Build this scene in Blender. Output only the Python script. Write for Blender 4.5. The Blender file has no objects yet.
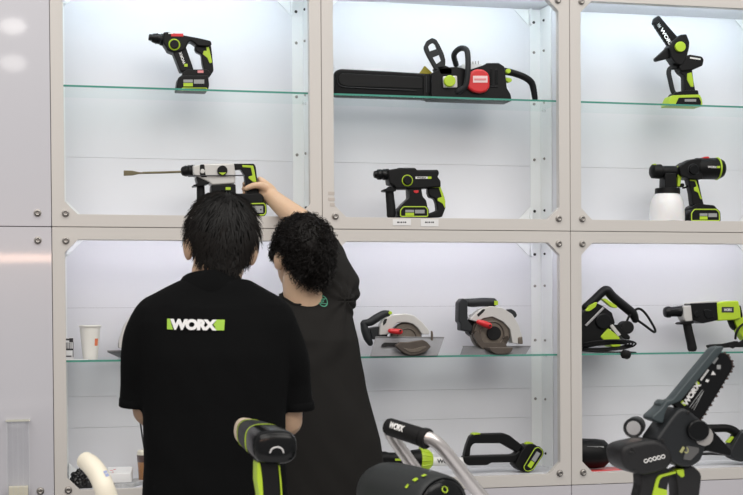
import bpy, bmesh, math, random
from mathutils import Vector, Matrix, noise
from mathutils.geometry import tessellate_polygon
from mathutils.bvhtree import BVHTree
rnd = random.Random(7)
sc = bpy.context.scene
COL = sc.collection
PI = math.pi
R = math.radians

# ------------------------------------------------------------------ camera
CAM = Vector((-.0586, -4.9446, 1.370))
FW = Vector((.23344121, .97223148, -.01670331)); RT = Vector((.97232122, -.23355765, -.00650155)); UP = Vector((.01022219, .01472336, .99983935))
FPX, SYPX = 1400.0, 93.32772
cam = bpy.data.objects.new('camera', bpy.data.cameras.new('camera')); COL.objects.link(cam)
cam.data.sensor_width = 36; cam.data.lens = FPX/743*36; cam.data.shift_y = SYPX/743
m = Matrix((RT, UP, -FW)).transposed().to_4x4(); m.translation = CAM
cam.matrix_world = m
cam.data.dof.use_dof = True; cam.data.dof.focus_distance = 4.95; cam.data.dof.aperture_fstop = 13
sc.camera = cam

def P(px, py, Y):
    """point of the world plane y = Y seen at a photo pixel"""
    d = FW*FPX + RT*(px-371.5) + UP*(247.5+SYPX-py)
    return CAM + d*((Y-CAM.y)/d.y)
def SC(px, py, Y):
    return 1.0/((P(px+1, py, Y)-P(px, py, Y)).length)
def PROJ(w):
    v = Vector(w)-CAM; z = v.dot(FW)
    return 371.5+FPX*v.dot(RT)/z, 247.5+SYPX-FPX*v.dot(UP)/z

# ------------------------------------------------------------------ materials
MATS = {}
def mat(name, col, rough=.5, metal=0, bump=0, scale=60, var=0, emit=None, spec=.5, coat=0, stretch=None, sheen=0, sub=0):
    if name in MATS: return MATS[name]
    M = bpy.data.materials.new(name); M.use_nodes = True
    nt = M.node_tree; b = nt.nodes['Principled BSDF']
    b.inputs['Base Color'].default_value = (*col, 1); b.inputs['Roughness'].default_value = rough
    b.inputs['Metallic'].default_value = metal; b.inputs['Specular IOR Level'].default_value = spec
    b.inputs['Coat Weight'].default_value = coat; b.inputs['Coat Roughness'].default_value = .045
    if sheen: b.inputs['Sheen Weight'].default_value = sheen
    if sub: b.inputs['Subsurface Weight'].default_value = sub; b.inputs['Subsurface Radius'].default_value = (.01, .004, .002); b.inputs['Subsurface Scale'].default_value = 1
    tc = nt.nodes.new('ShaderNodeTexCoord'); mp = nt.nodes.new('ShaderNodeMapping')
    if stretch: mp.inputs['Scale'].default_value = stretch
    nt.links.new(tc.outputs['Object'], mp.inputs['Vector'])
    n = nt.nodes.new('ShaderNodeTexNoise'); n.inputs['Scale'].default_value = scale; n.inputs['Detail'].default_value = 4
    nt.links.new(mp.outputs['Vector'], n.inputs['Vector'])
    if var:
        mx = nt.nodes.new('ShaderNodeMix'); mx.data_type = 'RGBA'
        mx.inputs['A'].default_value = (*[c*(1-var) for c in col], 1); mx.inputs['B'].default_value = (*[min(1, c*(1+var)) for c in col], 1)
        nt.links.new(n.outputs['Fac'], mx.inputs['Factor']); nt.links.new(mx.outputs['Result'], b.inputs['Base Color'])
    if bump:
        bp = nt.nodes.new('ShaderNodeBump'); bp.inputs['Strength'].default_value = bump; bp.inputs['Distance'].default_value = .002
        nt.links.new(n.outputs['Fac'], bp.inputs['Height']); nt.links.new(bp.outputs['Normal'], b.inputs['Normal'])
    if emit:
        b.inputs['Emission Color'].default_value = (*emit[0], 1); b.inputs['Emission Strength'].default_value = emit[1]
    MATS[name] = M
    return M
def glass_mat(name, tint, gloss=.12):
    M = bpy.data.materials.new(name); M.use_nodes = True; nt = M.node_tree; nt.nodes.clear()
    o = nt.nodes.new('ShaderNodeOutputMaterial'); mx = nt.nodes.new('ShaderNodeMixShader')
    t = nt.nodes.new('ShaderNodeBsdfTransparent'); t.inputs['Color'].default_value = (*tint, 1)
    g = nt.nodes.new('ShaderNodeBsdfGlossy'); g.inputs['Roughness'].default_value = .02; g.inputs['Color'].default_value = (1, 1, 1, 1)
    f = nt.nodes.new('ShaderNodeFresnel'); f.inputs['IOR'].default_value = 1.45
    k = nt.nodes.new('ShaderNodeMath'); k.operation = 'MULTIPLY'; k.inputs[1].default_value = gloss/.12
    ge = nt.nodes.new('ShaderNodeNewGeometry'); iv = nt.nodes.new('ShaderNodeMath'); iv.operation = 'SUBTRACT'; iv.inputs[0].default_value = 1
    nt.links.new(ge.outputs['Backfacing'], iv.inputs[1]); k2 = nt.nodes.new('ShaderNodeMath'); k2.operation = 'MULTIPLY'
    nt.links.new(f.outputs['Fac'], k.inputs[0]); nt.links.new(k.outputs['Value'], k2.inputs[0]); nt.links.new(iv.outputs['Value'], k2.inputs[1]); nt.links.new(k2.outputs['Value'], mx.inputs['Fac'])
    nt.links.new(t.outputs[0], mx.inputs[1]); nt.links.new(g.outputs[0], mx.inputs[2]); nt.links.new(mx.outputs[0], o.inputs['Surface'])
    MATS[name] = M
    return M

FRAME = mat('painted frame', (.62, .592, .56), .4, bump=.04, scale=300, var=.02)
PANEL = mat('gloss panel', (.58, .575, .615), .22, var=.015, scale=3, bump=.012, coat=.7)
BASEP = mat('plinth panel', (.58, .565, .60), .3, var=.015, scale=3)
WHITE = mat('white laminate', (.695, .702, .735), .45, var=.015, scale=4)
POSTM = mat('white steel post', (.82, .84, .84), .28)
STEEL = mat('bolt steel', (.36, .34, .32), .45, 1)
DARKBOLT = mat('dark bolt', (.03, .03, .03), .4, .6)
BLK = mat('black plastic', (.0058, .006, .0064), .42, bump=.15, scale=900, spec=.2)
BLKG = mat('black gloss plastic', (.005, .0055, .006), .2, bump=.02, scale=300, spec=.25)
RUB = mat('black rubber', (.009, .009, .0095), .62, bump=.3, scale=700, spec=.2)
GRY = mat('charcoal grey plastic', (.021, .023, .025), .45, bump=.15, scale=700, spec=.25)
TEAL = mat('slate plastic', (.04, .055, .06), .42, bump=.1, scale=600)
GRN = mat('lime green plastic', (.42, .60, .025), .42, bump=.05, scale=500)
SIL = mat('pale cast metal', (.58, .57, .55), .4, .25, bump=.1, scale=200)
ALU = mat('brushed aluminium', (.55, .54, .54), .32, .85, bump=.05, scale=300)
CHR = mat('chrome', (.8, .8, .8), .12, 1)
STL = mat('worn steel', (.20, .17, .14), .42, .8, bump=.2, scale=80, var=.25)
BLADE = mat('brown steel blade', (.12, .10, .085), .38, .6, var=.25, scale=40)
RED = mat('red plastic', (.60, .02, .025), .38, bump=.03, scale=300)
OLIVE = mat('olive bronze steel', (.16, .14, .085), .38, .7, var=.15, scale=50)
YEL = mat('mustard plastic', (.30, .25, .01), .5)
LWH = mat('white print', (.75, .75, .74), .5)
LGR = mat('grey print', (.30, .31, .31), .5)
PINK = mat('pink print', (.70, .25, .26), .5)
PINKW = mat('pinkish white print', (.80, .60, .60), .5)
INK = mat('dark print', (.03, .03, .035), .5)
CREAM = mat('cream plastic', (.74, .70, .58), .45, var=.04, scale=8)
TAN = mat('beige plastic', (.66, .55, .42), .5)
PAPER = mat('white paper', (.78, .78, .78), .7, bump=.05, scale=40)
GLASS = glass_mat('shelf glass', (.955, .985, .978), .045)
GEDGE = mat('green glass edge', (.075, .30, .23), .12, var=.15, scale=12)
CLEAR = glass_mat('clear acrylic', (.992, .994, .995), .12)

# ------------------------------------------------------------------ objects
def tag(o, label=None, cat=None, group=None, kind=None):
    if label: o['label'] = label
    if cat: o['category'] = cat
    if group: o['group'] = group
    if kind: o['kind'] = kind
    return o
def empty(name, loc, label, cat, group=None):
    o = bpy.data.objects.new(name, None); COL.objects.link(o); o.location = loc; o.empty_display_size = .05
    return tag(o, label, cat, group)
def finish(me, M, ang=38):
    for x in (M if isinstance(M, (list, tuple)) else [M]): me.materials.append(x)
    if len(me.polygons):
        me.shade_smooth(); me.set_sharp_from_angle(angle=R(ang))
def obj(name, bm, M, parent=None, loc=None, ang=38, recalc=True, free=False):
    """bm holds world coordinates; parent is an unrotated object at parent's own world place"""
    if recalc:
        bmesh.ops.remove_doubles(bm, verts=bm.verts, dist=2e-6); bmesh.ops.dissolve_degenerate(bm, dist=1e-6, edges=bm.edges)
        bmesh.ops.recalc_face_normals(bm, faces=bm.faces)
    zb = ZB.get(ROOT(parent).name) if parent else None
    if zb is not None and not free:
        for v in bm.verts:
            if v.co.z < zb+.0002: v.co.z = zb+.0002
    org = WORLD(parent) if parent else Vector(loc if loc else (0, 0, 0))
    bmesh.ops.translate(bm, verts=bm.verts, vec=-org)
    me = bpy.data.meshes.new(name); bm.to_mesh(me); bm.free(); finish(me, M, ang)
    o = bpy.data.objects.new(name, me); COL.objects.link(o)
    if parent: o.parent = parent
    else: o.location = org
    return o
ZB = {}
def ROOT(o):
    while o.parent: o = o.parent
    return o
def WORLD(o):
    v = Vector((0, 0, 0))
    while o: v += o.location; o = o.parent
    return v
def struct(name, bm, M, **k):
    return tag(obj(name, bm, M, **k), kind='structure')
def copy_tree(o, parent=None):
    c = o.copy(); COL.objects.link(c); c.parent = parent
    for ch in list(o.children): copy_tree(ch, c)
    return c

# ------------------------------------------------------------------ shapes (world coordinates)
def box(bm, a, b, bev=0):
    a, b = Vector(a), Vector(b)
    g = bmesh.ops.create_cube(bm, size=1)['verts']
    for v in g: v.co = Vector([(a[i]+b[i])/2+v.co[i]*(b[i]-a[i]) for i in range(3)])
    if bev:
        es = list({e for v in g for e in v.link_edges})
        bmesh.ops.bevel(bm, geom=es, offset=bev, segments=2, affect='EDGES', clamp_overlap=True)
def fillet(pts, r, n=3):
    out = []; N = len(pts)
    for i in range(N):
        a, p, b = Vector(pts[i-1]), Vector(pts[i]), Vector(pts[(i+1) % N])
        da, db = (a-p).length, (b-p).length
        if da < 1e-7 or db < 1e-7: continue
        k = min(r, da*.45, db*.45)
        p0, p1 = p+(a-p)/da*k, p+(b-p)/db*k
        for j in range(n+1):
            t = j/n; out.append(p0*(1-t)**2+p*2*t*(1-t)+p1*t*t)
    return out
def area(p): return sum(p[i-1].x*p[i].y-p[i].x*p[i-1].y for i in range(len(p)))/2
def inset(p, d):
    N = len(p); out = []
    for i in range(N):
        e0, e1 = (p[i]-p[i-1]), (p[(i+1) % N]-p[i])
        if e0.length < 1e-9 or e1.length < 1e-9: out.append(p[i].copy()); continue
        e0.normalize(); e1.normalize()
        n0, n1 = Vector((-e0.y, e0.x)), Vector((-e1.y, e1.x))
        n = n0+n1
        if n.length < .2: out.append(p[i].copy()); continue
        n.normalize(); c = max(.5, n.dot(n0))
        out.append(p[i]+n*(d/c))
    for _ in range(6):
        bad = 0
        for i in range(N):
            j = (i+1) % N
            if (out[j]-out[i]).dot(p[j]-p[i]) < 0: m_ = (out[i]+out[j])/2; out[i] = m_.copy(); out[j] = m_.copy(); bad = 1
        if not bad: break
    return out
def simple(q):
    n = len(q)
    def o(a, b, c): return (b.x-a.x)*(c.y-a.y)-(b.y-a.y)*(c.x-a.x)
    for i in range(n):
        a, b = q[i], q[(i+1) % n]
        if (a-b).length < 1e-9: continue
        for j in range(i+2, n):
            if i == 0 and j == n-1: continue
            c, d = q[j], q[(j+1) % n]
            if (c-d).length < 1e-9: continue
            if o(a, b, c)*o(a, b, d) < 0 and o(c, d, a)*o(c, d, b) < 0: return False
    return True
def prism(bm, pts, y0, y1, bev=.003, fil=.004, seg=3, nf=3):
    """outline pts (x, z) extruded from y0 to y1 with rounded edges"""
    p = [Vector(q) for q in pts]
    if fil: p = fillet(p, fil, nf)
    if area(p) < 0: p.reverse()
    bev = min(bev, abs(y1-y0)*.49)
    for _ in range(6):
        if bev <= 0 or simple(inset(p, bev*1.12+.0003)): break
        bev *= .6
    lv = []
    if bev > 0:
        lv.append((bev*1.12+.0003, y0))
        for j in range(seg+1):
            a = PI/2*j/seg; lv.append((bev*(1-math.sin(a)), y0+bev*(1-math.cos(a))))
        for j in range(seg, -1, -1):
            a = PI/2*j/seg; lv.append((bev*(1-math.sin(a)), y1-bev*(1-math.cos(a))))
        lv.append((bev*1.12+.0003, y1))
    else: lv = [(0, y0), (0, y1)]
    rings = []
    for d, y in lv:
        q = inset(p, d) if d > 1e-7 else p
        rings.append([bm.verts.new((v.x, y, v.y)) for v in q])
    N = len(p)
    for a, b in zip(rings, rings[1:]):
        for i in range(N): bm.faces.new((a[i-1], a[i], b[i], b[i-1]))
    for rg_ in (rings[0], rings[-1]):
        for t in tessellate_polygon([[Vector((v.co.x, v.co.z, 0)) for v in rg_]]):
            try: bm.faces.new([rg_[k] for k in t])
            except ValueError: pass
def catmull(pts, n=6):
    p = [Vector(q) for q in pts]; p = [p[0]*2-p[1]]+p+[p[-1]*2-p[-2]]; out = []
    for i in range(1, len(p)-2):
        for j in range(n):
            t = j/n; a, b, c, d = p[i-1:i+3]
            out.append(.5*((2*b)+(c-a)*t+(2*a-5*b+4*c-d)*t*t+(3*b-a-3*c+d)*t**3))
    return out+[p[-2]]
def frame_for(t, prev=None):
    t = t.normalized()
    if prev is None:
        u = Vector((0, 1, 0)) if abs(t.y) < .9 else Vector((1, 0, 0))
    else: u = prev
    u = (u-t*u.dot(t)).normalized(); return u, t.cross(u)
def tube(bm, pts, rad, n=12, smooth=6, cap='round', squash=1.0, axis=None):
    """pts with radius (number or list), swept with rounded ends"""
    if not isinstance(rad, (list, tuple)): rad = [rad]*len(pts)
    if smooth and len(pts) > 2:
        q = catmull([Vector((*p, 0)) if len(p) == 2 else Vector(p) for p in pts], smooth)
        rr = []
        for i in range(len(pts)-1):
            for j in range(smooth): rr.append(rad[i]+(rad[i+1]-rad[i])*j/smooth)
        rr.append(rad[-1])
    else: q = [Vector(p) for p in pts]; rr = list(rad)
    secs = []
    if cap == 'round':
        d = (q[0]-q[1]).normalized()
        for a in (.15, .5, .85): secs.append((q[0]+d*rr[0]*.9*math.cos(a*PI/2), rr[0]*math.sin(a*PI/2)))
    secs += list(zip(q, rr))
    if cap == 'round':
        d = (q[-1]-q[-2]).normalized()
        for a in (.85, .5, .15): secs.append((q[-1]+d*rr[-1]*.9*math.cos(a*PI/2), rr[-1]*math.sin(a*PI/2)))
    rings = []; u = axis
    for i, (c, r) in enumerate(secs):
        t = secs[min(i+1, len(secs)-1)][0]-secs[max(i-1, 0)][0]
        if t.length < 1e-9: t = Vector((0, 0, 1))
        u, w = frame_for(t, u)
        rings.append([bm.verts.new(c+u*(r*squash*math.cos(2*PI*k/n))+w*(r*math.sin(2*PI*k/n))) for k in range(n)])
    for a, b in zip(rings, rings[1:]):
        for k in range(n): bm.faces.new((a[k-1], a[k], b[k], b[k-1]))
    bm.faces.new(rings[0]); bm.faces.new(list(reversed(rings[-1])))
def lathe(bm, secs, n=28):
    """secs: (point, radius) along a straight axis"""
    t = (Vector(secs[-1][0])-Vector(secs[0][0])).normalized(); u, w = frame_for(t)
    rings = [[bm.verts.new(Vector(c)+u*(max(r, 1e-4)*math.cos(2*PI*k/n))+w*(max(r, 1e-4)*math.sin(2*PI*k/n))) for k in range(n)] for c, r in secs]
    for a, b in zip(rings, rings[1:]):
        for k in range(n): bm.faces.new((a[k-1], a[k], b[k], b[k-1]))
    bm.faces.new(rings[0]); bm.faces.new(list(reversed(rings[-1])))
def ring(bm, c, r, t, normal=Vector((0, 1, 0)), n=32, k=8):
    """torus"""
    nrm = Vector(normal).normalized(); u, w = frame_for(nrm); rs = []
    for i in range(n):
        a = 2*PI*i/n; d = u*math.cos(a)+w*math.sin(a)
        rs.append([bm.verts.new(Vector(c)+d*(r+t*math.cos(2*PI*j/k))+nrm*(t*math.sin(2*PI*j/k))) for j in range(k)])
    for i in range(n):
        for j in range(k): bm.faces.new((rs[i-1][j-1], rs[i][j-1], rs[i][j], rs[i-1][j]))
def text_bm(s, bold=.03, depth=.0):
    cu = bpy.data.curves.new('t', 'FONT'); cu.body = s; cu.size = 1; cu.offset = bold; cu.extrude = depth; cu.align_x = 'LEFT'; cu.resolution_u = 4; cu.space_character = .93
    o = bpy.data.objects.new('t', cu); COL.objects.link(o)
    dg = bpy.context.evaluated_depsgraph_get(); me = bpy.data.meshes.new_from_object(o.evaluated_get(dg))
    bm = bmesh.new(); bm.from_mesh(me)
    bpy.data.objects.remove(o); bpy.data.curves.remove(cu); bpy.data.meshes.remove(me)
    xs = [v.co.x for v in bm.verts]; ys = [v.co.y for v in bm.verts]
    x0, x1, y0, y1 = min(xs), max(xs), min(ys), max(ys)
    for v in bm.verts: v.co = Vector(((v.co.x-x0)/(x1-x0), (v.co.y-y0)/(y1-y0), v.co.z))
    return bm

class Tool:
    """a thing drawn in a plane parallel to the display wall; u, v are crop units of the photo study"""
    def __init__(s, name, label, cat, Y, zoom, at, zbase=None, group=None):
        s.Y = Y; s.zoom = zoom
        p = P(zoom[0]+at[0]/zoom[2], zoom[1]+at[1]/zoom[2], Y); s.zb = zbase
        if zbase is not None: p.z = zbase
        s.k = 1.0/(zoom[2]*SC(371, 300, Y)*1.0)
        q = P(zoom[0]+at[0]/zoom[2]+1, zoom[1]+at[1]/zoom[2], Y)-P(zoom[0]+at[0]/zoom[2], zoom[1]+at[1]/zoom[2], Y)
        s.k = q.length/zoom[2]
        s.root = empty(name, p, label, cat, group)
        if zbase is not None: ZB[s.root.name] = zbase
    def w(s, u, v, dy=0):
        p = P(s.zoom[0]+u/s.zoom[2], s.zoom[1]+v/s.zoom[2], s.Y)
        if s.zb is not None and p.z < s.zb: p.z = s.zb
        return Vector((p.x, s.Y+dy, p.z))
    def xz(s, pts): return [Vector((q.x, q.z)) for q in (s.w(*p) for p in pts)]
    def prism(s, name, pts, y0, y1, M, bev=.004, fil=.005, par=None, label=None):
        bm = bmesh.new(); prism(bm, s.xz(pts), s.Y+y0, s.Y+y1, bev, fil)
        o = obj(name, bm, M, par or s.root)
        if label: o['label'] = label
        return o
    def prisms(s, name, lst, M, bev=.003, fil=.004, par=None):
        bm = bmesh.new()
        for pts, y0, y1 in lst: prism(bm, s.xz(pts), s.Y+y0, s.Y+y1, bev, fil)
        return obj(name, bm, M, par or s.root)
    def lathe(s, name, secs, M, par=None, n=28, dy=0):
        bm = bmesh.new(); lathe(bm, [(s.w(u, v, dy), r*s.k) for u, v, r in secs], n)
        return obj(name, bm, M, par or s.root)
    def vlathe(s, name, u, secs, M, par=None, dy=0, n=32):
        bm = bmesh.new(); x = s.w(u, secs[0][0]).x
        lathe(bm, [(Vector((x, s.Y+dy, s.w(u, v).z)), r*s.k) for v, r in secs], n)
        return obj(name, bm, M, par or s.root)
    def tube(s, name, pts, r, M, par=None, n=12, dy=0, squash=1.0, cap='round'):
        bm = bmesh.new()
        rr = [x*s.k for x in r] if isinstance(r, (list, tuple)) else r*s.k
        tube(bm, [s.w(p[0], p[1], (p[2] if len(p) > 2 else 0)+dy) for p in pts], rr, n, 6, cap, squash, Vector((0, 1, 0)))
        return obj(name, bm, M, par or s.root)
    def disc(s, name, u, v, r, y0, y1, M, par=None, bev=.0015):
        return s.prism(name, [(u+r*math.cos(2*PI*i/28), v+r*math.sin(2*PI*i/28)) for i in range(28)], y0, y1, M, bev, 0, par)
    def ring(s, name, u, v, r, t, dy, M, par=None):
        bm = bmesh.new(); ring(bm, s.w(u, v, dy), r*s.k, t*s.k); return obj(name, bm, M, par or s.root)
    def quad(s, name, u0, v0, u1, v1, dy, M, par=None, sl=0):
        return s.prism(name, [(u0+sl, v0), (u1+sl, v0), (u1, v1), (u0, v1)], dy-.0008, dy+.003, M, .0003, .0005, par)
    def line(s, name, pts, r, dy, M, par=None, closed=False):
        pts = [(p[0], p[1], dy) for p in pts]
        if closed: pts = pts+[pts[0]]
        bm = bmesh.new(); tube(bm, [s.w(*p) for p in pts], r*s.k, 6, 0, 'flat', 1, Vector((0, 1, 0))); return obj(name, bm, M, par or s.root)
    def text(s, name, txt, u, v, wd, ht, ang, dy, M, par=None, bold=.03):
        """lower-left corner at u, v; size in units; ang counter-clockwise degrees"""
        bm = text_bm(txt, bold); a = R(ang); o = s.w(u, v)
        for q in bm.verts:
            x, z = q.co.x*wd*s.k, q.co.y*ht*s.k
            q.co = Vector((o.x+x*math.cos(a)-z*math.sin(a), s.Y+dy-.0006, o.z+x*math.sin(a)+z*math.cos(a)))
        return obj(name, bm, M, par or s.root, recalc=False)
    def battery(s, poly, y0, y1, lab, outline=3.5, green=.45):
        b = s.prism('battery', poly, y0, y1, BLK, .006, .006)
        c = [sum(p[i] for p in poly)/len(poly) for i in (0, 1)]
        ins = [(c[0]+(p[0]-c[0])*.9, c[1]+(p[1]-c[1])*.84) for p in poly]
        bm = bmesh.new(); q = fillet(s.xz(ins), .006, 4); q.append(q[0])
        tube(bm, [Vector((v.x, s.Y+y0+.0008, v.y)) for v in q], outline*s.k, 6, 0, 'flat', 1, Vector((0, 1, 0)))
        obj('green_outline', bm, GRN, b)
        if lab:
            u0, v0, u1, v1 = lab; um = u0+(u1-u0)*green
            s.quad('green_label', u0, v0+(v1-v0)*.5, um, v1, y0-.0002, GRN, b)
            s.quad('grey_label', u0, v0, um, v0+(v1-v0)*.42, y0-.0002, LGR, b)
            s.quad('grey_label', um+(u1-u0)*.05, v0, u1, v0+(v1-v0)*.6, y0-.0002, LGR, b)
        return b
# ------------------------------------------------------------------ setting
XS = [-.95, 0, .95, 1.9, 2.85]
Z0, Z1, Z2 = .733, 1.689, 2.598
FWID, DEP = .043, .285
bm = bmesh.new(); box(bm, (-6, -9, -.05), (8, 2, 0)); struct('floor', bm, mat('hall carpet', (.16, .16, .17), .9, bump=.4, scale=300, var=.15))
def bolt_bm(bm, c, r=.0105, h=.008):
    c = Vector(c)
    lathe(bm, [(c, r*1.25), (c+Vector((0, -.0015, 0)), r*1.25), (c+Vector((0, -.002, 0)), r), (c+Vector((0, -h, 0)), r*.95), (c+Vector((0, -h-.0015, 0)), r*.7), (c+Vector((0, -h-.0005, 0)), r*.45), (c+Vector((0, -h+.002, 0)), r*.4)], 18)
def panel(name, x0, z0, x1, z1, M, bolts=()):
    bm = bmesh.new(); box(bm, (x0+.0012, .0, z0+.0012), (x1-.0012, .025, z1-.0012), .0012)
    w = struct(name, bm, M)
    for p in bolts:
        bm = bmesh.new(); bolt_bm(bm, (p[0], 0, p[1])); obj('bolt', bm, STEEL, w)
bo = .047
panel('wall_left', XS[0], Z1, XS[1], Z2, PANEL, [(XS[1]-bo, Z1+bo)])
panel('wall_left_lower', XS[0], Z0-.05, XS[1], Z1, PANEL, [(XS[1]-bo, Z1-bo), (XS[1]-bo, Z0+bo)])
for i in range(4):
    panel('wall_plinth', XS[i], 0, XS[i+1], Z0 if i else Z0-.05, BASEP)
bm = bmesh.new(); box(bm, (-3.2, .36, 0), (4.2, .40, 3.4)); struct('gap_light_block', bm, mat('dark light block', (.02, .02, .02), .8))  # added dark sheet, keeps world light out of the gaps between panels

def rail_bm(x0, z0, x1, z1):
    """bolted front frame with gusseted corners: an eight-sided opening in a square plate"""
    bm = bmesh.new(); g = .044; f = FWID
    x0 += .001; x1 -= .001; z0 += .001; z1 -= .001
    o = [(x0, z0), (x1, z0), (x1, z1), (x0, z1)]
    a, b, c, d = x0+f, x1-f, z0+f, z1-f
    inn = [[(a, c+g), (a+g, c)], [(b-g, c), (b, c+g)], [(b, d-g), (b-g, d)], [(a+g, d), (a, d-g)]]
    V = {}
    def v(p, y):
        k = (round(p[0], 5), round(p[1], 5), y)
        if k not in V: V[k] = bm.verts.new((p[0], y, p[1]))
        return V[k]
    fl = []
    for y in (0, .03):
        for i in range(4):
            j = (i+1) % 4
            bm.faces.new([v(o[i], y), v(o[j], y), v(inn[j][0], y), v(inn[i][1], y)])
            bm.faces.new([v(o[i], y), v(inn[i][1], y), v(inn[i][0], y)])
    loop = [p for q in inn for p in q]
    for L in (o, loop):
        for i in range(len(L)): bm.faces.new([v(L[i-1], 0), v(L[i], 0), v(L[i], .03), v(L[i-1], .03)])
    bmesh.ops.recalc_face_normals(bm, faces=bm.faces)
    es = [e for e in bm.edges if len(e.link_faces) == 2 and e.calc_face_angle() > .5]
    bmesh.ops.bevel(bm, geom=es, offset=.0012, segments=2, affect='EDGES')
    return bm
LEDM = [mat('cool led strip', (.9, .95, 1), .5, emit=((.86, .96, 1), 4)), mat('neutral led strip', (.95, .95, 1), .5, emit=((.97, .95, 1), 4))]
def cabinet(i, tier, label):
    x0, x1 = XS[i+1], XS[i+2]; z0, z1 = ((Z0, Z1), (Z1, Z2))[tier]
    r = empty('display_cabinet', ((x0+x1)/2, 0, z0), label, 'cabinet', 'white bolted display cabinets of the wall')
    fr = obj('front_frame', rail_bm(x0, z0, x1, z1), FRAME, r)
    for sx in (x0+bo, x1-bo):
        for sz in (z0+bo, z1-bo):
            bm = bmesh.new(); bolt_bm(bm, (sx, 0, sz)); obj('bolt', bm, STEEL, r)
    t = .004
    # back panel of stacked boards with thin joints
    bm = bmesh.new(); js = [z0+t] + [z0+(z1-z0)*k for k in ((.25, .37, .71) if tier == 0 else (.30,))] + [z1-t]
    for a, b in zip(js, js[1:]): box(bm, (x0+t, DEP, a+.0003), (x1-t, DEP+.012, b-.0003), .0005)
    obj('back_panel', bm, WHITE, r)
    for a, b in ((x0+.002, x0+t+.004), (x1-t-.004, x1-.002)):
        bm = bmesh.new(); box(bm, (a, .03, z0+t), (b, DEP, z1-t)); obj('side_panel', bm, WHITE, r)
    bm = bmesh.new(); box(bm, (x0+.002, .03, z0+FWID-.010), (x1-.002, DEP, z0+FWID+.0015)); obj('bottom_panel', bm, WHITE, r)
    bm = bmesh.new(); box(bm, (x0+.002, .03, z1-.02), (x1-.002, DEP, z1-.008)); obj('top_panel', bm, WHITE, r)
    zb, zt = z0+FWID+.002, z1-.021
    # angle posts in the rear corners, with their fixings
    for s, xe in ((1, x0+.009), (-1, x1-.009)):
        p = bmesh.new()
        box(p, (min(xe, xe+s*.046), DEP-.004, zb), (max(xe, xe+s*.046), DEP-.0005, zt), .0006)
        box(p, (min(xe, xe+s*.004), DEP-.12, zb), (max(xe, xe+s*.004), DEP-.0045, zt), .0006)
        po = obj('corner_post', p, POSTM, r)
        for k, fz in enumerate((.06, .30, .56, .80, .94)):
            z = zb+(zt-zb)*fz
            b = bmesh.new(); bolt_bm(b, (xe+s*.030, DEP-.004, z), .0045, .004); obj('post_bolt', b, DARKBOLT if k in (0, 4) else STEEL, po)
            b = bmesh.new(); c = Vector((xe+s*.004, DEP-.05, z)); d = Vector((s, 0, 0))
            lathe(b, [(c, .005), (c+d*.003, .005), (c+d*.0035, .0035), (c+d*.006, .003)], 14); obj('post_bolt', b, DARKBOLT if k in (0, 4) else STEEL, po)
        for zz, sg in ((zb, 1), (zt, -1)):
            b = bmesh.new()
            prism(b, [(xe+s*.046, zz+sg*.001), (xe+s*.115, zz+sg*.001), (xe+s*.046, zz+sg*.07)], DEP-.008, DEP-.004, .0005, .004)
            prism(b, [(xe+s*.046, zz+sg*.001), (xe+s*.053, zz+sg*.001), (xe+s*.053, zz+sg*.06), (xe+s*.046, zz+sg*.066)], DEP-.03, DEP-.004, .0005, .001)
            obj('corner_bracket', b, POSTM, r)
    # led strip under the top panel, behind the front rail
    bm = bmesh.new(); box(bm, (x0+.05, .0315, z1-.038), (x1-.05, .046, z1-.0205), .001); st = obj('led_strip', bm, ALU, r)
    bm = bmesh.new(); box(bm, (x0+.055, .034, z1-.0400), (x1-.055, .0435, z1-.0381)); obj('led_diffuser', bm, LEDM[0 if tier else 1], st)
    L = bpy.data.lights.new('cabinet_light', 'AREA'); L.shape = 'RECTANGLE'; L.size = x1-x0-.10; L.size_y = .02
    L.energy = CABW[tier]; L.color = ((.84, .95, 1), (.96, .94, 1))[tier == 0]; L.spread = R(175)
    o = bpy.data.objects.new('cabinet_light', L); COL.objects.link(o); o.location = ((x0+x1)/2, .048, z1-.0405)
    o.rotation_euler = (R((76, 70)[tier]), 0, 0)
    return r
CABW = (.95, 1.38)
names = {(0, 1): 'upper white display cabinet holding the cordless hammer and the drill being touched',
         (1, 1): 'upper white display cabinet holding the long chainsaw',
         (2, 1): 'upper white display cabinet holding the mini saw and paint sprayer',
         (0, 0): 'lower white display cabinet holding the white paper cup',
         (1, 0): 'lower white display cabinet holding the two red-levered circular saws',
         (2, 0): 'lower white display cabinet holding the corded green tools'}
for (i, t), l in names.items(): cabinet(i, t, l)

ZS_U, ZS_L = 2.1801, 1.2244        # middle height of the glass shelves
def shelf(i, z, label):
    x0, x1 = XS[i+1]+.0145, XS[i+2]-.0145; h = .0034
    bm = bmesh.new(); box(bm, (x0, .034, z-h), (x1, DEP-.012, z+h))
    for f in bm.faces: f.material_index = 1 if f.normal.y < -.5 else 0
    o = obj('glass_shelf', bm, [GLASS, GEDGE], loc=((x0+x1)/2, .034, z-h))
    tag(o, label, 'shelf', 'glass shelves in the display cabinets')
    for s, xe in ((1, XS[i+1]+.009), (-1, XS[i+2]-.009)):
        for yy in (.06, DEP-.06):
            b = bmesh.new(); c = Vector((xe+s*(.0002 if yy < .1 else .0042), yy, z-h-.0042)); d = Vector((s, 0, 0))
            lathe(b, [(c, .006), (c+d*.002, .006), (c+d*.0025, .004), (c+d*.014, .004)], 12); obj('shelf_pin', b, CHR, o)
shelf(0, ZS_U, 'clear glass shelf under the small cordless hammer')
shelf(1, ZS_U, 'clear glass shelf under the long chainsaw')
shelf(2, ZS_U, 'clear glass shelf under the mini pruning saw')
shelf(0, ZS_L, 'clear glass shelf under the white paper cup')
shelf(1, ZS_L, 'clear glass shelf under the two circular saws with red levers')
shelf(2, ZS_L, 'clear glass shelf under the corded green tools')

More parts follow.
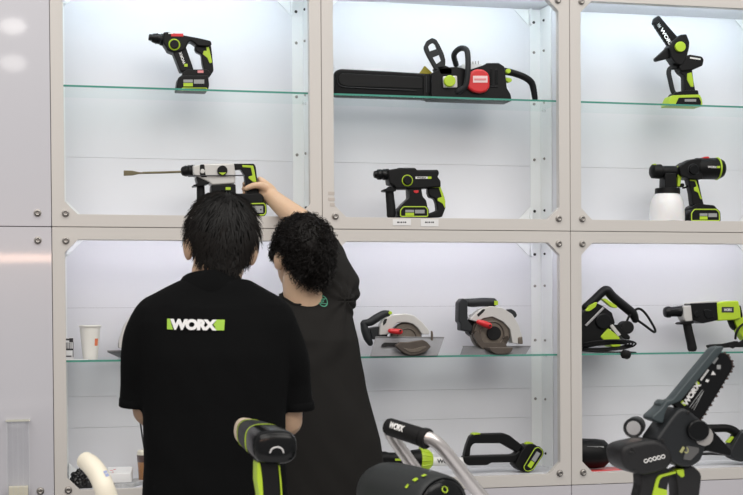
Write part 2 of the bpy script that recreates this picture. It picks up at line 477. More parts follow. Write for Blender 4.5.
# counter in front of the people, its top below the frame
bm = bmesh.new(); box(bm, (-.75, -3.05, .90), (1.35, -2.02, .94), .004); ct = obj('display_counter', bm, WHITE, loc=(.3, -2.5, 0))
tag(ct, 'white counter in front of the two men carrying the nearest tools', 'counter')
bm = bmesh.new(); box(bm, (-.70, -3.0, 0), (1.30, -2.07, .8995), .004); obj('counter_body', bm, PANEL, ct)

# ------------------------------------------------------------------ light of the hall
W = bpy.data.worlds.new('world'); sc.world = W; W.use_nodes = True
W.node_tree.nodes['Background'].inputs['Color'].default_value = (1, .985, .975, 1); W.node_tree.nodes['Background'].inputs['Strength'].default_value = .40
def lamp(name, loc, tgt, sx, sy, en, col=(1, .965, .92)):
    L = bpy.data.lights.new(name, 'AREA'); L.shape = 'ELLIPSE' if 'spot' in name else 'RECTANGLE'; L.size = sx; L.size_y = sy; L.energy = en; L.color = col
    o = bpy.data.objects.new(name, L); COL.objects.link(o); o.location = loc
    o.rotation_euler = (Vector(tgt)-Vector(loc)).to_track_quat('-Z', 'Y').to_euler()
lamp('hall_light', (-1.6, -3.6, 6.6), (-.2, -.6, 1.0), 4.0, 2.6, 125)
lamp('hall_light', (3.0, -3.6, 6.6), (1.8, -.6, 1.0), 4.0, 2.6, 125)
lamp('hall_light', (-1.5, -8.0, 6.0), (.5, -1, 1), 5.0, 2.6, 170)
lamp('hall_light', (4.0, -8.0, 6.0), (1.5, -1, 1), 5.0, 2.6, 170)
def mirrored(px, py, Y):
    p = P(px, py, Y); return Vector((p.x, -Y, p.z))
for px, py, e, s in ((13, 26, .4, .10), (13, 63, .28, .10)):
    l = mirrored(px, py, 4.0); lamp('hall_spotlight', l, (-.6, 0, 2.0), s*1.6, s, e)
l = mirrored(8, 258, 4.0); lamp('hall_tube_light', l, (-.6, 0, 1.6), 1.3, .05, 4, (1, .62, .45))
sc.view_settings.view_transform = 'Standard'; sc.view_settings.look = 'None'; sc.view_settings.gamma = 1
sc.view_settings.use_curve_mapping = False; sc.view_settings.exposure = 0
sc.cycles.use_denoising = True
sc.cycles.max_bounces = 12; sc.cycles.transparent_max_bounces = 16
# ------------------------------------------------------------------ tools on the wall
def clampz(bm, z):
    for v in bm.verts:
        if v.co.z < z: v.co.z = z
UF = Z1+FWID+.0017      # cabinet floors
LF = Z0+FWID+.0017
US = ZS_U+.0034; LS = ZS_L+.0034   # shelf tops
BIG = 2000

# small cordless rotary hammer, upper left shelf
T = Tool('cordless_hammer', 'small black and green cordless rotary hammer alone on the upper left glass shelf', 'power tool', .115, (140, 25, 7.075), (370, 470), US)
B = T.prism('body', [(160, 62), (190, 58), (300, 82), (410, 102), (495, 122), (503, 150), (480, 165), (400, 160), (385, 142), (352, 122), (332, 140), (322, 170), (300, 195), (235, 208), (190, 190), (180, 168), (160, 140)], -.03, .03, BLK, .008)
T.quad('red_stripe', 215, 72, 300, 92, -.0302, RED, B)
T.quad('white_stripe', 195, 66, 230, 74, -.0304, LWH, B)
T.lathe('chuck', [(60, 86, 16), (63, 86, 23), (82, 90, 24), (86, 91, 30), (110, 95, 36), (118, 97, 40), (124, 98, 36), (140, 101, 36), (146, 102, 42), (160, 105, 42), (185, 110, 40)], BLKG)
d = T.disc('mode_dial', 237, 150, 30, -.040, -.028, BLK); T.ring('dial_ring', 237, 150, 36, 5, -.031, GRN, d)
C = T.prism('motor_column', [(228, 200), (318, 160), (375, 325), (282, 338)], -.026, .026, BLK, .007)
T.text('logo', 'WORX', 318, 282, 88, 20, 110, -.0264, LWH, C); T.quad('logo_block', 308, 284, 331, 304, -.0264, GRN, C)
H = T.prism('handle', [(400, 112), (495, 122), (505, 200), (517, 330), (490, 372), (466, 376), (452, 330), (438, 280), (430, 210), (392, 192), (385, 160)], -.019, .019, BLK, .009)
T.prism('green_inlay', [(405, 110), (472, 120), (488, 190), (506, 272), (488, 278), (472, 240), (440, 214), (446, 190), (468, 190), (458, 136), (408, 122)], -.0215, -.012, GRN, .002, .002, H)
T.prism('trigger', [(388, 150), (412, 150), (432, 212), (394, 194), (382, 178)], -.008, .008, BLKG, .003)
F = T.prism('foot', [(296, 345), (330, 325), (470, 325), (494, 350), (480, 380), (290, 382)], -.033, .033, BLK, .007)
T.quad('foot_label', 400, 332, 441, 350, -.0333, PINK, F)
T.battery([(262, 385), (285, 368), (475, 368), (482, 440), (482, BIG), (262, BIG)], -.036, .036, (300, 398, 446, 446))

# grey and silver hammer with chisel bit, being touched, upper left cabinet floor
T = Tool('rotary_hammer', 'silver and black rotary hammer with a long chisel bit, touched by the second man', 'power tool', .055, (115, 150, 4.371), (590, 292), UF)
S = T.prism('silver_housing', [(335, 72), (400, 64), (515, 62), (522, 110), (520, 150), (420, 157), (408, 145), (350, 118), (337, 110)], -.034, .034, SIL, .008)
T.lathe('chuck', [(288, 93, 10), (293, 93, 18), (310, 92, 24), (316, 92, 22), (322, 92, 26), (330, 92, 25), (338, 91, 26), (350, 91, 26)], BLK)
bm = bmesh.new(); tube(bm, [T.w(120, 100), T.w(200, 98.5), T.w(300, 95)], .0042, 10, 0, 'flat')
prism(bm, T.xz([(38, 90), (74, 91), (104, 97), (130, 98), (130, 104), (104, 105), (76, 111), (38, 113)]), T.Y-.007, T.Y+.007, .002, .002)
obj('chisel_bit', bm, OLIVE, T.root)
T.prism('clamp_band', [(366, 68), (386, 67), (390, 112), (400, 122), (372, 124), (366, 110)], -.036, .036, BLK, .003)
T.disc('band_button', 377, 98, 10, -.042, -.034, SIL)
d = T.disc('mode_dial', 463, 95, 22, -.043, -.032, BLK)
T.prism('dial_arrow', [(446, 104), (481, 104), (463, 115)], -.0445, -.042, GRN, .0005, .001, d)
T.tube('depth_rod', [(303, 117), (430, 117), (560, 116)], 2.6, INK, dy=-.040)
T.prism('side_handle_collar', [(350, 120), (405, 118), (412, 148), (385, 158), (340, 162), (338, 156), (358, 150)], -.030, .030, BLK, .004)
T.tube('side_handle', [(374, 158), (375, 190), (376, 240), (378, 268)], [17, 18, 18, 19], RUB)
T.prism('motor_housing', [(418, 156), (522, 152), (524, 196), (540, 196), (540, 232), (416, 232)], -.032, .032, BLK, .006)
T.quad('green_label', 478, 166, 500, 178, -.0324, GRN)
H = T.prism('handle', [(515, 62), (605, 62), (612, 75), (620, 140), (628, 200), (610, 240), (575, 240), (572, 195), (568, 150), (564, 112), (548, 86), (520, 88)], -.019, .019, BLK, .004)
T.prism('green_inlay', [(552, 68), (600, 71), (607, 100), (614, 142), (600, 142), (580, 126), (580, 118), (597, 114), (590, 80), (554, 78)], -.0215, -.012, GRN, .002, .002, H)
T.prism('foot', [(524, 194), (630, 192), (644, 205), (644, 236), (520, 238)], -.032, .032, BLK, .006)
b = T.battery([(520, 236), (650, 232), (657, 250), (657, 280), (648, 292), (520, 292)], -.037, .037, None, 3)
T.quad('grey_label', 586, 248, 640, 278, -.0374, LGR, b); T.disc('label_screw', 630, 264, 4, -.039, -.036, INK, b)

# cordless hammer on the floor of the upper middle cabinet
T = Tool('cordless_hammer', 'black cordless rotary hammer with side handle standing above the two price tags', 'power tool', .045, (365, 155, 6.189), (300, 389), UF)
B = T.prism('body', [(128, 97), (200, 86), (300, 86), (312, 100), (440, 98), (446, 120), (435, 140), (455, 165), (456, 202), (390, 207), (330, 213), (180, 214), (165, 192), (140, 184)], -.032, .032, BLK, .008)
T.prism('top_rail', [(196, 82), (302, 82), (312, 95), (442, 94), (444, 106), (300, 108), (196, 98)], -.018, .018, GRY, .002, .003)
T.lathe('chuck', [(52, 120, 10), (56, 120, 20), (72, 121, 24), (78, 121, 31), (98, 121, 32), (104, 121, 28), (112, 121, 33), (145, 121, 34)], BLKG)
d = T.disc('mode_dial', 248, 163, 25, -.043, -.030, BLK); T.ring('dial_ring', 248, 163, 31, 3.4, -.0325, GRN, d)
T.quad('white_logo_stripe', 298, 139, 372, 153, -.0324, LWH, B); T.quad('green_logo_block', 373, 139, 396, 153, -.0324, GRN, B)
T.text('logo', 'WORX', 306, 151, 58, 10, 0, -.0336, INK, B)
T.prism('side_handle_flange', [(104, 218), (125, 208), (182, 208), (186, 226), (160, 232), (108, 228)], -.022, .022, BLK, .004)
T.tube('side_handle', [(151, 220), (155, 270), (161, 330), (162, 372)], [25, 26, 28, 27], RUB, n=16)
C = T.prism('motor_column', [(262, 205), (335, 205), (345, 262), (366, 284), (376, 335), (198, 335), (230, 300), (265, 268)], -.028, .028, BLK, .006)
T.prism('red_mark', [(289, 224), (318, 222), (318, 236), (303, 241), (289, 234)], -.0295, -.026, RED, .0008, .001, C)
H = T.prism('handle', [(385, 205), (456, 195), (475, 235), (488, 278), (491, 330), (470, 386), (386, 389), (380, 366), (440, 345), (436, 302), (425, 272), (396, 264), (384, 238)], -.019, .019, BLK, .005)
T.prism('green_inlay', [(388, 196), (456, 194), (472, 240), (487, 290), (485, 332), (470, 302), (440, 286), (440, 270), (466, 262), (448, 206), (388, 206)], -.0215, -.012, GRN, .002, .002, H)
T.prism('trigger', [(384, 212), (410, 212), (428, 270), (396, 264)], -.008, .008, BLKG, .003)
T.battery([(195, 345), (215, 320), (366, 320), (381, 340), (381, 391), (195, 391)], -.036, .036, (234, 344, 352, 380))

# long chainsaw on the upper middle shelf
z2 = (410, 35, 5.504); z1 = (328, 35, 6.634)
T = Tool('chainsaw', 'long black chainsaw with red cover and scabbard on the upper middle glass shelf', 'power tool', .13, z2, (300, 355), US)
T.zoom = z1; T.k *= 5.504/6.634
S = T.prism('bar_scabbard', [(36, 262), (46, 242), (76, 228), (400, 244), (690, 262), (690, 470), (36, 470)], -.014, .014, BLKG, .005, .012)
T.prism('scabbard_panel', [(60, 290), (72, 268), (90, 258), (600, 282), (622, 296), (622, 362), (110, 345), (72, 330)], -.0165, -.010, BLK, .002, .006, S)
T.tube('scabbard_rim', [(54, 300), (62, 330), (92, 348), (200, 356), (400, 366), (575, 374)], 5, BLKG, S, dy=-.0155)
T.prism('ribbed_collar', [(624, 268), (740, 250), (740, 470), (624, 470)], -.02, .02, BLK, .003)
T.prisms('collar_rib', [([(640+k*16, 278), (647+k*16, 277), (647+k*16, 385), (640+k*16, 385)], -.0225, -.018) for k in range(6)], GRY, .001, .001)
T.prism('spike_bumper', [(600, 262), (640, 205), (690, 252), (680, 268)], -.004, .004, YEL, .001, .002)
T.zoom = z2; T.k *= 6.634/5.504
G = bmesh.new()
for pts in ([(60, 78), (76, 44), (104, 28), (128, 38), (140, 58), (124, 66), (112, 54), (92, 64), (80, 82)], [(82, 74), (60, 76), (62, 92), (76, 124), (118, 198), (136, 184), (104, 128), (92, 104)], [(122, 62), (140, 56), (166, 110), (178, 152), (162, 168), (150, 132), (136, 100)], [(84, 104), (130, 88), (146, 120), (104, 136)], [(118, 178), (160, 148), (178, 152), (176, 190), (142, 204), (116, 200)]):
    prism(G, T.xz(pts), T.Y-.045, T.Y-.030, .003, .004)
obj('front_hand_guard', G, GRY, T.root)
T.prism('guard_arm', [(128, 185), (176, 178), (214, 196), (214, 230), (150, 230)], -.045, .02, BLK, .005)
E_ = T.prism('engine_body', [(100, 222), (150, 192), (232, 186), (270, 192), (300, 205), (390, 175), (402, 165), (470, 165), (500, 185), (512, 300), (534, 338), (540, 470), (100, 470)], -.045, .045, BLK, .008)
T.prisms('body_slot', [([(420, 196), (432, 196), (432, 286), (420, 286)], -.047, -.044), ([(446, 200), (462, 200), (462, 282), (446, 282)], -.047, -.044), ([(420, 292), (462, 292), (462, 300), (420, 300)], -.047, -.044)], BLKG, .001, .002, E_)
k = T.prism('chain_cover', [(160, 240), (238, 236), (240, 302), (164, 302)], -.052, -.043, SIL, .003)
T.lathe('tension_knob', [(193, 268, 31), (193, 268, 31)], GRN) if False else T.disc('tension_knob', 193, 268, 31, -.066, -.050, GRN, k, .003)
T.tube('front_handle', [(244, 322, -.045), (280, 292, -.06), (290, 200, -.066), (289, 110, -.06), (276, 84, -.04), (256, 86, -.02), (242, 112, 0), (262, 158, .02)], 15, GRY, n=14)
T.prism('tank_cap', [(268, 170), (330, 156), (386, 166), (384, 196), (300, 206), (272, 200)], -.030, .030, mat('milky plastic', (.62, .65, .66), .35), .006)
T.prisms('tank_mark', [([(300+j*15, 158-j*2), (305+j*15, 157-j*2), (306+j*15, 168), (301+j*15, 169)], -.0305, -.028) for j in range(5)], LGR, .0004, .001)
rc = [(295, 238), (312, 214), (340, 202), (375, 204), (402, 222), (412, 248), (412, 300), (396, 324), (360, 334), (320, 326), (290, 302)]
c_ = T.prism('red_cover', rc, -.062, -.040, RED, .007, .006)
T.quad('cover_label', 319, 240, 398, 277, -.0622, PINKW, c_); T.quad('cover_print', 326, 254, 390, 264, -.0634, PINK, c_)
T.tube('rear_handle', [(486, 196), (520, 200), (570, 210), (630, 232), (668, 262), (680, 300), (686, 336), (688, 352)], [22, 20, 18, 18, 18, 17, 16, 15], BLK, n=16)
T.disc('lock_button', 530, 204, 13, -.026, -.008, GRN)
T.prism('trigger', [(512, 234), (556, 240), (558, 256), (540, 266), (520, 248)], -.009, .009, GRN, .002)

# mini pruning saw on the upper right shelf
T = Tool('pruning_saw', 'small black one hand pruning saw standing upright on the upper right glass shelf', 'power tool', .11, (640, 10, 4.943), (210, 466), US)
bl = T.prism('guide_bar', [(60, 62), (66, 42), (90, 28), (196, 152), (182, 172), (142, 190), (76, 92)], -.008, .008, BLKG, .002, .006)
T.prisms('chain_tooth', [([(58+k*11, 64+k*16.5), (66+k*11, 60+k*16.5), (70+k*11, 74+k*16.5), (62+k*11, 76+k*16.5)], -.004, .004) for k in range(8)], BLK, .001, .001, bl)
T.text('logo', 'WORX', 92, 98, 98, 18, -57, -.0092, LWH, bl)
T.text('blade_print', 'VM', 76, 74, 20, 16, -57, -.0092, LGR, bl)
T.prism('gear_case', [(130, 188), (150, 160), (186, 128), (215, 125), (230, 165), (228, 192), (216, 240), (194, 282), (162, 272), (140, 240)], -.028, .028, BLK, .007)
T.disc('sprocket_cap', 180, 190, 25, -.038, -.027, GRN)
T.prism('blade_guard', [(70, 240), (125, 190), (152, 196), (142, 240), (80, 256), (72, 252)], -.012, .012, BLK, .004)
m_ = T.prism('motor_housing', [(200, 242), (232, 225), (292, 235), (302, 250), (296, 280), (246, 302), (190, 310), (180, 290)], -.026, .026, BLK, .008)
T.prism('label_strip', [(232, 238), (284, 246), (283, 253), (231, 246)], -.0272, -.02, LWH, .0004, .001, m_)
H = T.prism('handle', [(192, 290), (246, 285), (256, 360), (266, 412), (212, 412), (210, 330), (186, 312)], -.018, .018, BLK, .008)
T.prism('green_inlay', [(222, 318), (244, 312), (252, 350), (254, 384), (240, 384), (222, 350)], -.0205, -.012, GRN, .002, .003, H)
T.tube('front_guard', [(176, 284), (150, 288), (142, 310), (150, 350), (162, 400), (176, 418)], 11, GRY, n=12)
T.prism('foot', [(160, 412), (215, 402), (270, 402), (274, 428), (150, 430)], -.03, .03, BLK, .005)
b = T.prism('battery', [(125, 460), (140, 428), (276, 424), (286, 445), (290, 470), (290, BIG), (125, BIG)], -.034, .034, GRN, .006)
T.prism('battery_face', [(158, 470), (172, 440), (272, 438), (282, 462), (282, BIG), (158, BIG)], -.0365, -.030, BLK, .003, .004, b)
T.quad('battery_label', 200, 448, 256, 460, -.0367, LGR, b)

# paint sprayer on the floor of the upper right cabinet
T = Tool('paint_sprayer', 'black and green paint sprayer with a white paint cup', 'power tool', .07, (640, 145, 5.825), (300, 449), UF)
T.lathe('nozzle', [(60, 152, 12), (64, 153, 28), (72, 154, 37), (118, 155, 39), (126, 155, 31), (196, 156, 32), (215, 156, 30)], BLK)
T.prism('nozzle_wing', [(70, 112), (86, 108), (90, 124), (74, 128)], -.012, .012, GRN, .002)
T.prism('neck', [(130, 168), (194, 168), (198, 256), (128, 258)], -.028, .028, BLK, .006)
T.vlathe('cup_lid', 160, [(252, 62), (254, 66), (283, 67), (286, 64)], BLK)
T.vlathe('paint_cup', 157, [(284, 62), (292, 66), (310, 78), (345, 89), (420, 94), (446, 92), (452, 84)], mat('white translucent plastic', (.82, .82, .82), .35, sub=.2))
B = T.prism('body', [(205, 132), (250, 100), (285, 88), (335, 86), (340, 205), (270, 202), (236, 192), (214, 182)], -.036, .036, BLK, .010)
T.prism('top_loop', [(240, 104), (270, 88), (330, 80), (336, 96), (280, 100), (252, 114)], -.012, .012, BLKG, .004)
mo = T.lathe('motor_barrel', [(318, 138, 50), (326, 138, 57), (432, 138, 58), (440, 138, 57), (462, 138, 54), (478, 138, 46), (485, 138, 36)], BLK, n=36)
bm = bmesh.new(); ring(bm, T.w(447, 138), 56.5*T.k, 5*T.k, (1, 0, 0)); obj('green_ring', bm, GRN, mo)
d = T.disc('flow_dial', 285, 150, 27, -.046, -.034, BLKG)
T.ring('dial_rim', 285, 150, 30, 3, -.0365, GRY, d)
T.prism('red_switch', [(358, 86), (364, 70), (392, 68), (400, 84)], -.014, .014, RED, .003)
T.text('logo', 'WORX', 356, 143, 52, 12, 0, -.0555, LWH, mo); T.quad('logo_block', 410, 131, 428, 143, -.0549, GRN, mo)
T.prism('green_bracket', [(205, 128), (232, 120), (233, 180), (222, 245), (206, 245), (212, 190), (203, 170)], -.018, .018, GRN, .003)
T.disc('bracket_screw', 238, 236, 11, -.016, .016, BLK)
H = T.prism('handle', [(268, 198), (326, 200), (345, 290), (360, 352), (296, 352), (288, 280)], -.019, .019, BLK, .009)
T.prism('green_inlay', [(275, 204), (312, 206), (340, 300), (348, 318), (338, 318), (324, 280), (302, 270), (300, 250), (316, 244), (306, 214), (278, 212)], -.0215, -.012, GRN, .002, .003, H)
T.tube('trigger', [(250, 250), (268, 246), (280, 236)], 5, BLKG)
T.prism('foot', [(284, 362), (310, 345), (408, 355), (428, 376), (280, 378)], -.033, .033, BLK, .006)
T.battery([(266, 400), (284, 374), (425, 374), (444, 394), (446, 452), (266, 452)], -.037, .037, (322, 402, 422, 438))

# ------------------------------------------------------------------ lower tier
# circular saw with its sole plate tilted towards the viewer
def arc(cx, cy, r, a0, a1, n=16): return [(cx+r*math.cos(R(a0+(a1-a0)*i/n)), cy-r*math.sin(R(a0+(a1-a0)*i/n))) for i in range(n+1)]
T = Tool('circular_saw', 'circular saw leaning back so its grey sole plate faces out', 'power tool', .10, (355, 300, 7.61), (350, 428), LS)
bm = bmesh.new()   # tilted plate with a slot
def plate(bm, quad, yb, yt, th):
    v = [T.w(*quad[0], yt), T.w(*quad[1], yt), T.w(*quad[2], yb), T.w(*quad[3], yb)]
    n = (v[1]-v[0]).cross(v[3]-v[0]).normalized()*th
    if n.y < 0: n = -n
    A = [bm.verts.new(p) for p in v]; B2 = [bm.verts.new(p+n) for p in v]
    bm.faces.new(A); bm.faces.new(B2[::-1])
    for i in range(4): bm.faces.new((A[i-1], A[i], B2[i], B2[i-1]))
plate(bm, [(150, 281), (672, 284), (590, 432), (80, 432)], -.075, -.012, .003)
prism(bm, T.xz([(150, 276), (672, 281), (668, 291), (152, 287)]), T.Y-.016, T.Y-.008, .001, .002)
obj('sole_plate', bm, mat('dull sole steel', (.22, .222, .228), .5, .4, bump=.05, scale=150), T.root)
T.prism('plate_slot', [(176, 340), (200, 322), (330, 322), (330, 346), (180, 352)], -.052, -.044, DARKBOLT, .001, .004)
up = arc(390, 285, 205, 174, 12, 22)+arc(390, 290, 122, 18, 168, 18)
T.prism('upper_guard', [(176, 268), (180, 225), (186, 190), (215, 142), (280, 112), (370, 102), (440, 116), (500, 165), (560, 236), (556, 262), (500, 262), (470, 215), (430, 182), (380, 170), (312, 174), (285, 202), (268, 250), (230, 264)], -.018, .03, SIL, .006)
T.prism('guard_window', [(203, 168), (215, 145), (238, 140), (226, 176), (206, 196)], -.0195, -.012, DARKBOLT, .001, .003)
T.disc('saw_blade', 392, 290, 112, -.004, .000, STL)
T.disc('blade_housing', 395, 285, 118, .006, .03, BLADE)
T.ring('blade_ring', 392, 290, 72, 5, -.006, BLADE)
T.disc('arbor', 380, 300, 26, -.012, .0, BLADE)
lg = T.prism('lower_guard', [(262, 345), (300, 316), (360, 318), (470, 300), (500, 316), (532, 350), (502, 385), (440, 410), (380, 418), (326, 398)], -.085, -.062, BLADE, .006)
T.prism('guard_lip', [(320, 362), (390, 372), (470, 350), (500, 352), (440, 390), (370, 396)], -.088, -.080, STL, .002, .006, lg)
T.tube('depth_lever', [(248, 234), (280, 238), (326, 242)], [17, 21, 21], RED, dy=-.035)
T.disc('lever_hole', 320, 232, 7, -.055, -.045, DARKBOLT)
T.tube('rear_grip', [(64, 178), (76, 230), (96, 290), (116, 330)], [24, 30, 30, 22], GRY, n=14)
T.tube('top_handle', [(66, 172), (110, 170), (160, 140), (215, 108), (252, 100)], [22, 30, 32, 28, 22], GRY, n=14)
T.disc('lock_button', 262, 98, 13, -.016, .012, GRN)
T.prism('motor_block', [(110, 215), (180, 200), (250, 250), (240, 300), (130, 300)], -.005, .05, GRY, .008)
T.tube('edge_clamp', [(572, 240), (574, 262), (574, 330)], [7, 9, 8], STL, dy=-.02)

# second circular saw, sole plate down
T2 = T = Tool('circular_saw', 'circular saw standing flat on its sole plate, nearest to the cabinet corner post', 'power tool', .12, (450, 290, 6.6), (270, 440), LS)
bm = bmesh.new(); plate(bm, [(84, 374), (530, 374), (452, 440), (22, 440)], -.085, .0, .003)
prism(bm, T.xz([(84, 369), (532, 368), (528, 376), (86, 377)]), T.Y-.004, T.Y+.006, .001, .001)
obj('sole_plate', bm, mat('dull sole steel', (.22, .222, .228), .5, .4, bump=.05, scale=150), T.root)
T.prism('upper_guard', [(118, 196), (150, 160), (200, 122), (260, 106), (330, 116), (400, 160), (440, 230), (465, 310), (466, 356), (400, 350), (385, 260), (340, 210), (270, 176), (210, 186), (170, 210)], -.022, .03, SIL, .006)
T.prism('guard_window', [(165, 162), (205, 126), (222, 128), (210, 145), (175, 178)], -.0235, -.015, DARKBOLT, .001, .003)
T.disc('blade_housing', 268, 285, 126, -.004, .026, BLADE)
T.disc('saw_blade', 268, 292, 116, -.012, -.008, STL)
T.ring('blade_ring', 270, 290, 78, 5, -.013, BLADE)
T.disc('arbor', 280, 285, 46, -.022, -.010, RUB)
T.prism('lower_guard', [(140, 300), (158, 262), (190, 300), (200, 346), (360, 350), (364, 300), (330, 320), (362, 296), (368, 316), (352, 352), (362, 385), (330, 412), (280, 420), (240, 414), (200, 388), (165, 352)], -.030, -.018, BLADE, .004)
T.prism('guard_tip', [(205, 376), (362, 376), (352, 404), (320, 420), (250, 420), (216, 398)], -.095, -.03, BLADE, .006)
T.tube('depth_lever', [(166, 210), (200, 222), (236, 236)], [15, 20, 20], RED, dy=-.04)
T.disc('lever_hole', 232, 234, 6, -.064, -.055, DARKBOLT)
T.tube('top_handle', [(96, 82), (150, 84), (220, 80), (286, 82)], [24, 28, 28, 28], GRY, n=14)
T.prism('rear_grip', [(48, 82), (72, 54), (106, 66), (108, 200), (140, 240), (132, 278), (60, 266), (60, 220), (46, 208)], -.022, .03, GRY, .008)
T.quad('lock_button', 278, 72, 302, 100, -.0265, GRN)
T.prism('front_knob', [(372, 134), (396, 124), (425, 140), (438, 168), (424, 186), (398, 160)], -.012, .03, GRY, .006)
T.prism('depth_clamp', [(434, 312), (464, 306), (468, 356), (436, 356)], -.026, .01, STL, .003)
T.prism('motor_block', [(120, 200), (190, 180), (230, 250), (190, 330), (130, 290)], .01, .06, GRY, .008)

# the same kind of saw behind the first man's shoulder, turned round
c = copy_tree(T2.root)
pt = P(119, 352, .15); c.location = (pt.x+.118, .16, LS); c.rotation_euler = (0, 0, PI)
for ch in list(c.children):
    if ch.name.startswith('front_knob'): bpy.data.objects.remove(ch)
c['label'] = 'circular saw half hidden behind the shoulder of the man in the black polo'

# corded green tool at the left of the lower right shelf
T = Tool('corded_planer', 'black and green corded tool with a coiled cable, cut off by the cabinet post', 'power tool', .15, (575, 280, 5.822), (130, 425), LS)
B = T.prism('body', [(-60, 262), (34, 186), (100, 130), (140, 150), (196, 190), (214, 250), (182, 292), (150, 380), (40, 390), (-60, 390)], -.035, .035, BLK, .010)
T.tube('main_handle', [(60, 160), (110, 118), (160, 70), (188, 62), (222, 100), (290, 156), (336, 196), (352, 232)], [22, 24, 24, 26, 26, 26, 26, 20], BLK, n=14)
T.prism('green_cap', [(40, 182), (68, 146), (106, 128), (98, 156), (62, 182)], -.042, -.02, GRN, .003)
T.prism('green_trigger', [(150, 112), (170, 106), (238, 152), (240, 164), (206, 158), (176, 132)], -.012, .012, GRN, .003)
T.prism('metal_strip', [(36, 262), (140, 158), (148, 166), (46, 270)], -.040, -.03, ALU, .001, .002, B)
T.disc('motor_cap', 142, 240, 46, -.045, -.03, BLKG, B, .004)
T.prism('green_housing', [(126, 330), (170, 280), (236, 330), (244, 386), (196, 390), (146, 350)], -.039, .03, GRN, .005)
T.prism('housing_label', [(180, 268), (196, 258), (244, 318), (226, 328)], -.0405, -.034, SIL, .001, .002)
T.prism('rear_block', [(208, 258), (240, 262), (304, 330), (300, 348), (272, 342), (236, 310)], -.03, .03, BLK, .005)
T.disc('cable_knob', 290, 276, 38, -.03, .02, RUB, None, .006)
T.tube('cable', [(352, 230), (400, 264), (452, 302), (460, 290), (440, 250), (405, 196), (370, 168), (340, 178), (310, 210), (292, 250)], 7, RUB, n=8, dy=-.01)
co = bmesh.new()
for i in range(4):
    pts = []
    for j in range(13):
        a = 2*PI*j/12; pts.append(T.w(150+(118+i*13)*math.cos(a+i*.1), 384+(14+i*9)*math.sin(a+i*.25)-i*2-130*math.cos(a)*(.06+.04*i), -.055+.03*math.sin(a)-.004*i))
    tube(co, pts, 5*T.k, 8, 4, 'flat')
tube(co, [T.w(-60, 400, -.05), T.w(60, 412, -.055), T.w(180, 420, -.08), T.w(236, 418, -.115), T.w(272, 428, -.130)], 6.5*T.k, 8)
clampz(co, LS+.0003); obj('cable_coil', co, RUB, T.root)
fr = lambda u, v: P(575+u/5.822, 280+v/5.822, .012)
bm = bmesh.new(); lathe(bm, [(fr(270, 428), 12*T.k), (fr(280, 430), 24*T.k), (fr(308, 436), 24*T.k), (fr(318, 438), 18*T.k)], 16); obj('plug', bm, RUB, T.root, free=True)

# corded rotary hammer
T = Tool('corded_hammer', 'lime green and black corded rotary hammer with silver collar', 'power tool', .13, (655, 285, 6.182), (225, 412), LS)
T.lathe('chuck', [(56, 170, 12), (60, 169, 26), (72, 168, 32), (90, 167, 33), (98, 166, 28), (140, 164, 30), (172, 162, 32)], BLKG)
T.prism('silver_collar', [(158, 132), (206, 126), (214, 222), (170, 226), (158, 200)], -.028, .028, SIL, .005)
T.prism('gearbox', [(200, 114), (362, 108), (368, 216), (330, 226), (272, 238), (240, 226), (212, 214)], -.032, .032, BLK, .008)
T.disc('mode_knob', 235, 180, 20, -.040, -.03, BLKG)
T.prism('gearbox_rib', [(276, 150), (330, 156), (342, 200), (300, 214), (280, 190)], -.036, -.03, BLKG, .003, .006)
B = T.prism('green_body', [(358, 112), (400, 102), (490, 98), (502, 150), (505, 204), (470, 216), (366, 222)], -.035, .035, GRN, .007)
T.prism('top_edge', [(196, 110), (330, 98), (490, 92), (492, 104), (330, 110), (198, 120)], -.020, .020, SIL, .002, .003)
p_ = T.quad('dark_label', 386, 136, 460, 170, -.0352, INK, B); T.text('logo', 'WORX', 398, 162, 50, 15, 0, -.0368, LWH, B)
T.prism('grip', [(486, 104), (506, 128), (520, 178), (545, 232), (585, 330), (540, 344), (505, 290), (478, 224)], -.022, .022, GRN, .008)
T.prism('trigger', [(450, 216), (478, 212), (496, 262), (486, 282), (468, 262)], -.011, .011, BLK, .003)
T.prism('grip_pad', [(498, 128), (512, 126), (526, 190), (520, 206), (506, 190)], -.0235, .0235, BLK, .003)
T.prism('side_handle_flange', [(136, 238), (150, 228), (222, 222), (226, 238), (150, 246)], -.024, .024, BLK, .004)
T.tube('side_handle', [(198, 240), (210, 300), (224, 360), (230, 392)], [24, 25, 26, 27], RUB, n=16)
T.tube('cable', [(474, 330, -.03), (476, 296, -.035), (500, 256, -.035), (544, 232, -.03), (600, 240, 0)], 7, RUB, n=8)
co = bmesh.new()
for i in range(7):
    tube(co, [T.w(440-i*6, 386-i*2, -.05-.003*i), T.w(490, 352-i*4+i*8, -.055), T.w(545, 318+i*9, -.055), T.w(620, 330+i*8, -.05), T.w(640, 380+i*3, -.045), T.w(560, 400-i, -.04)], 7*T.k, 8, 5, 'flat')
clampz(co, LS+.0003); obj('cable_coil', co, RUB, T.root)
T.prism('plug', [(278, 374), (300, 366), (380, 362), (462, 344), (480, 372), (420, 384), (344, 388), (336, 400), (326, 390), (290, 390)], -.068, -.044, RUB, .005)

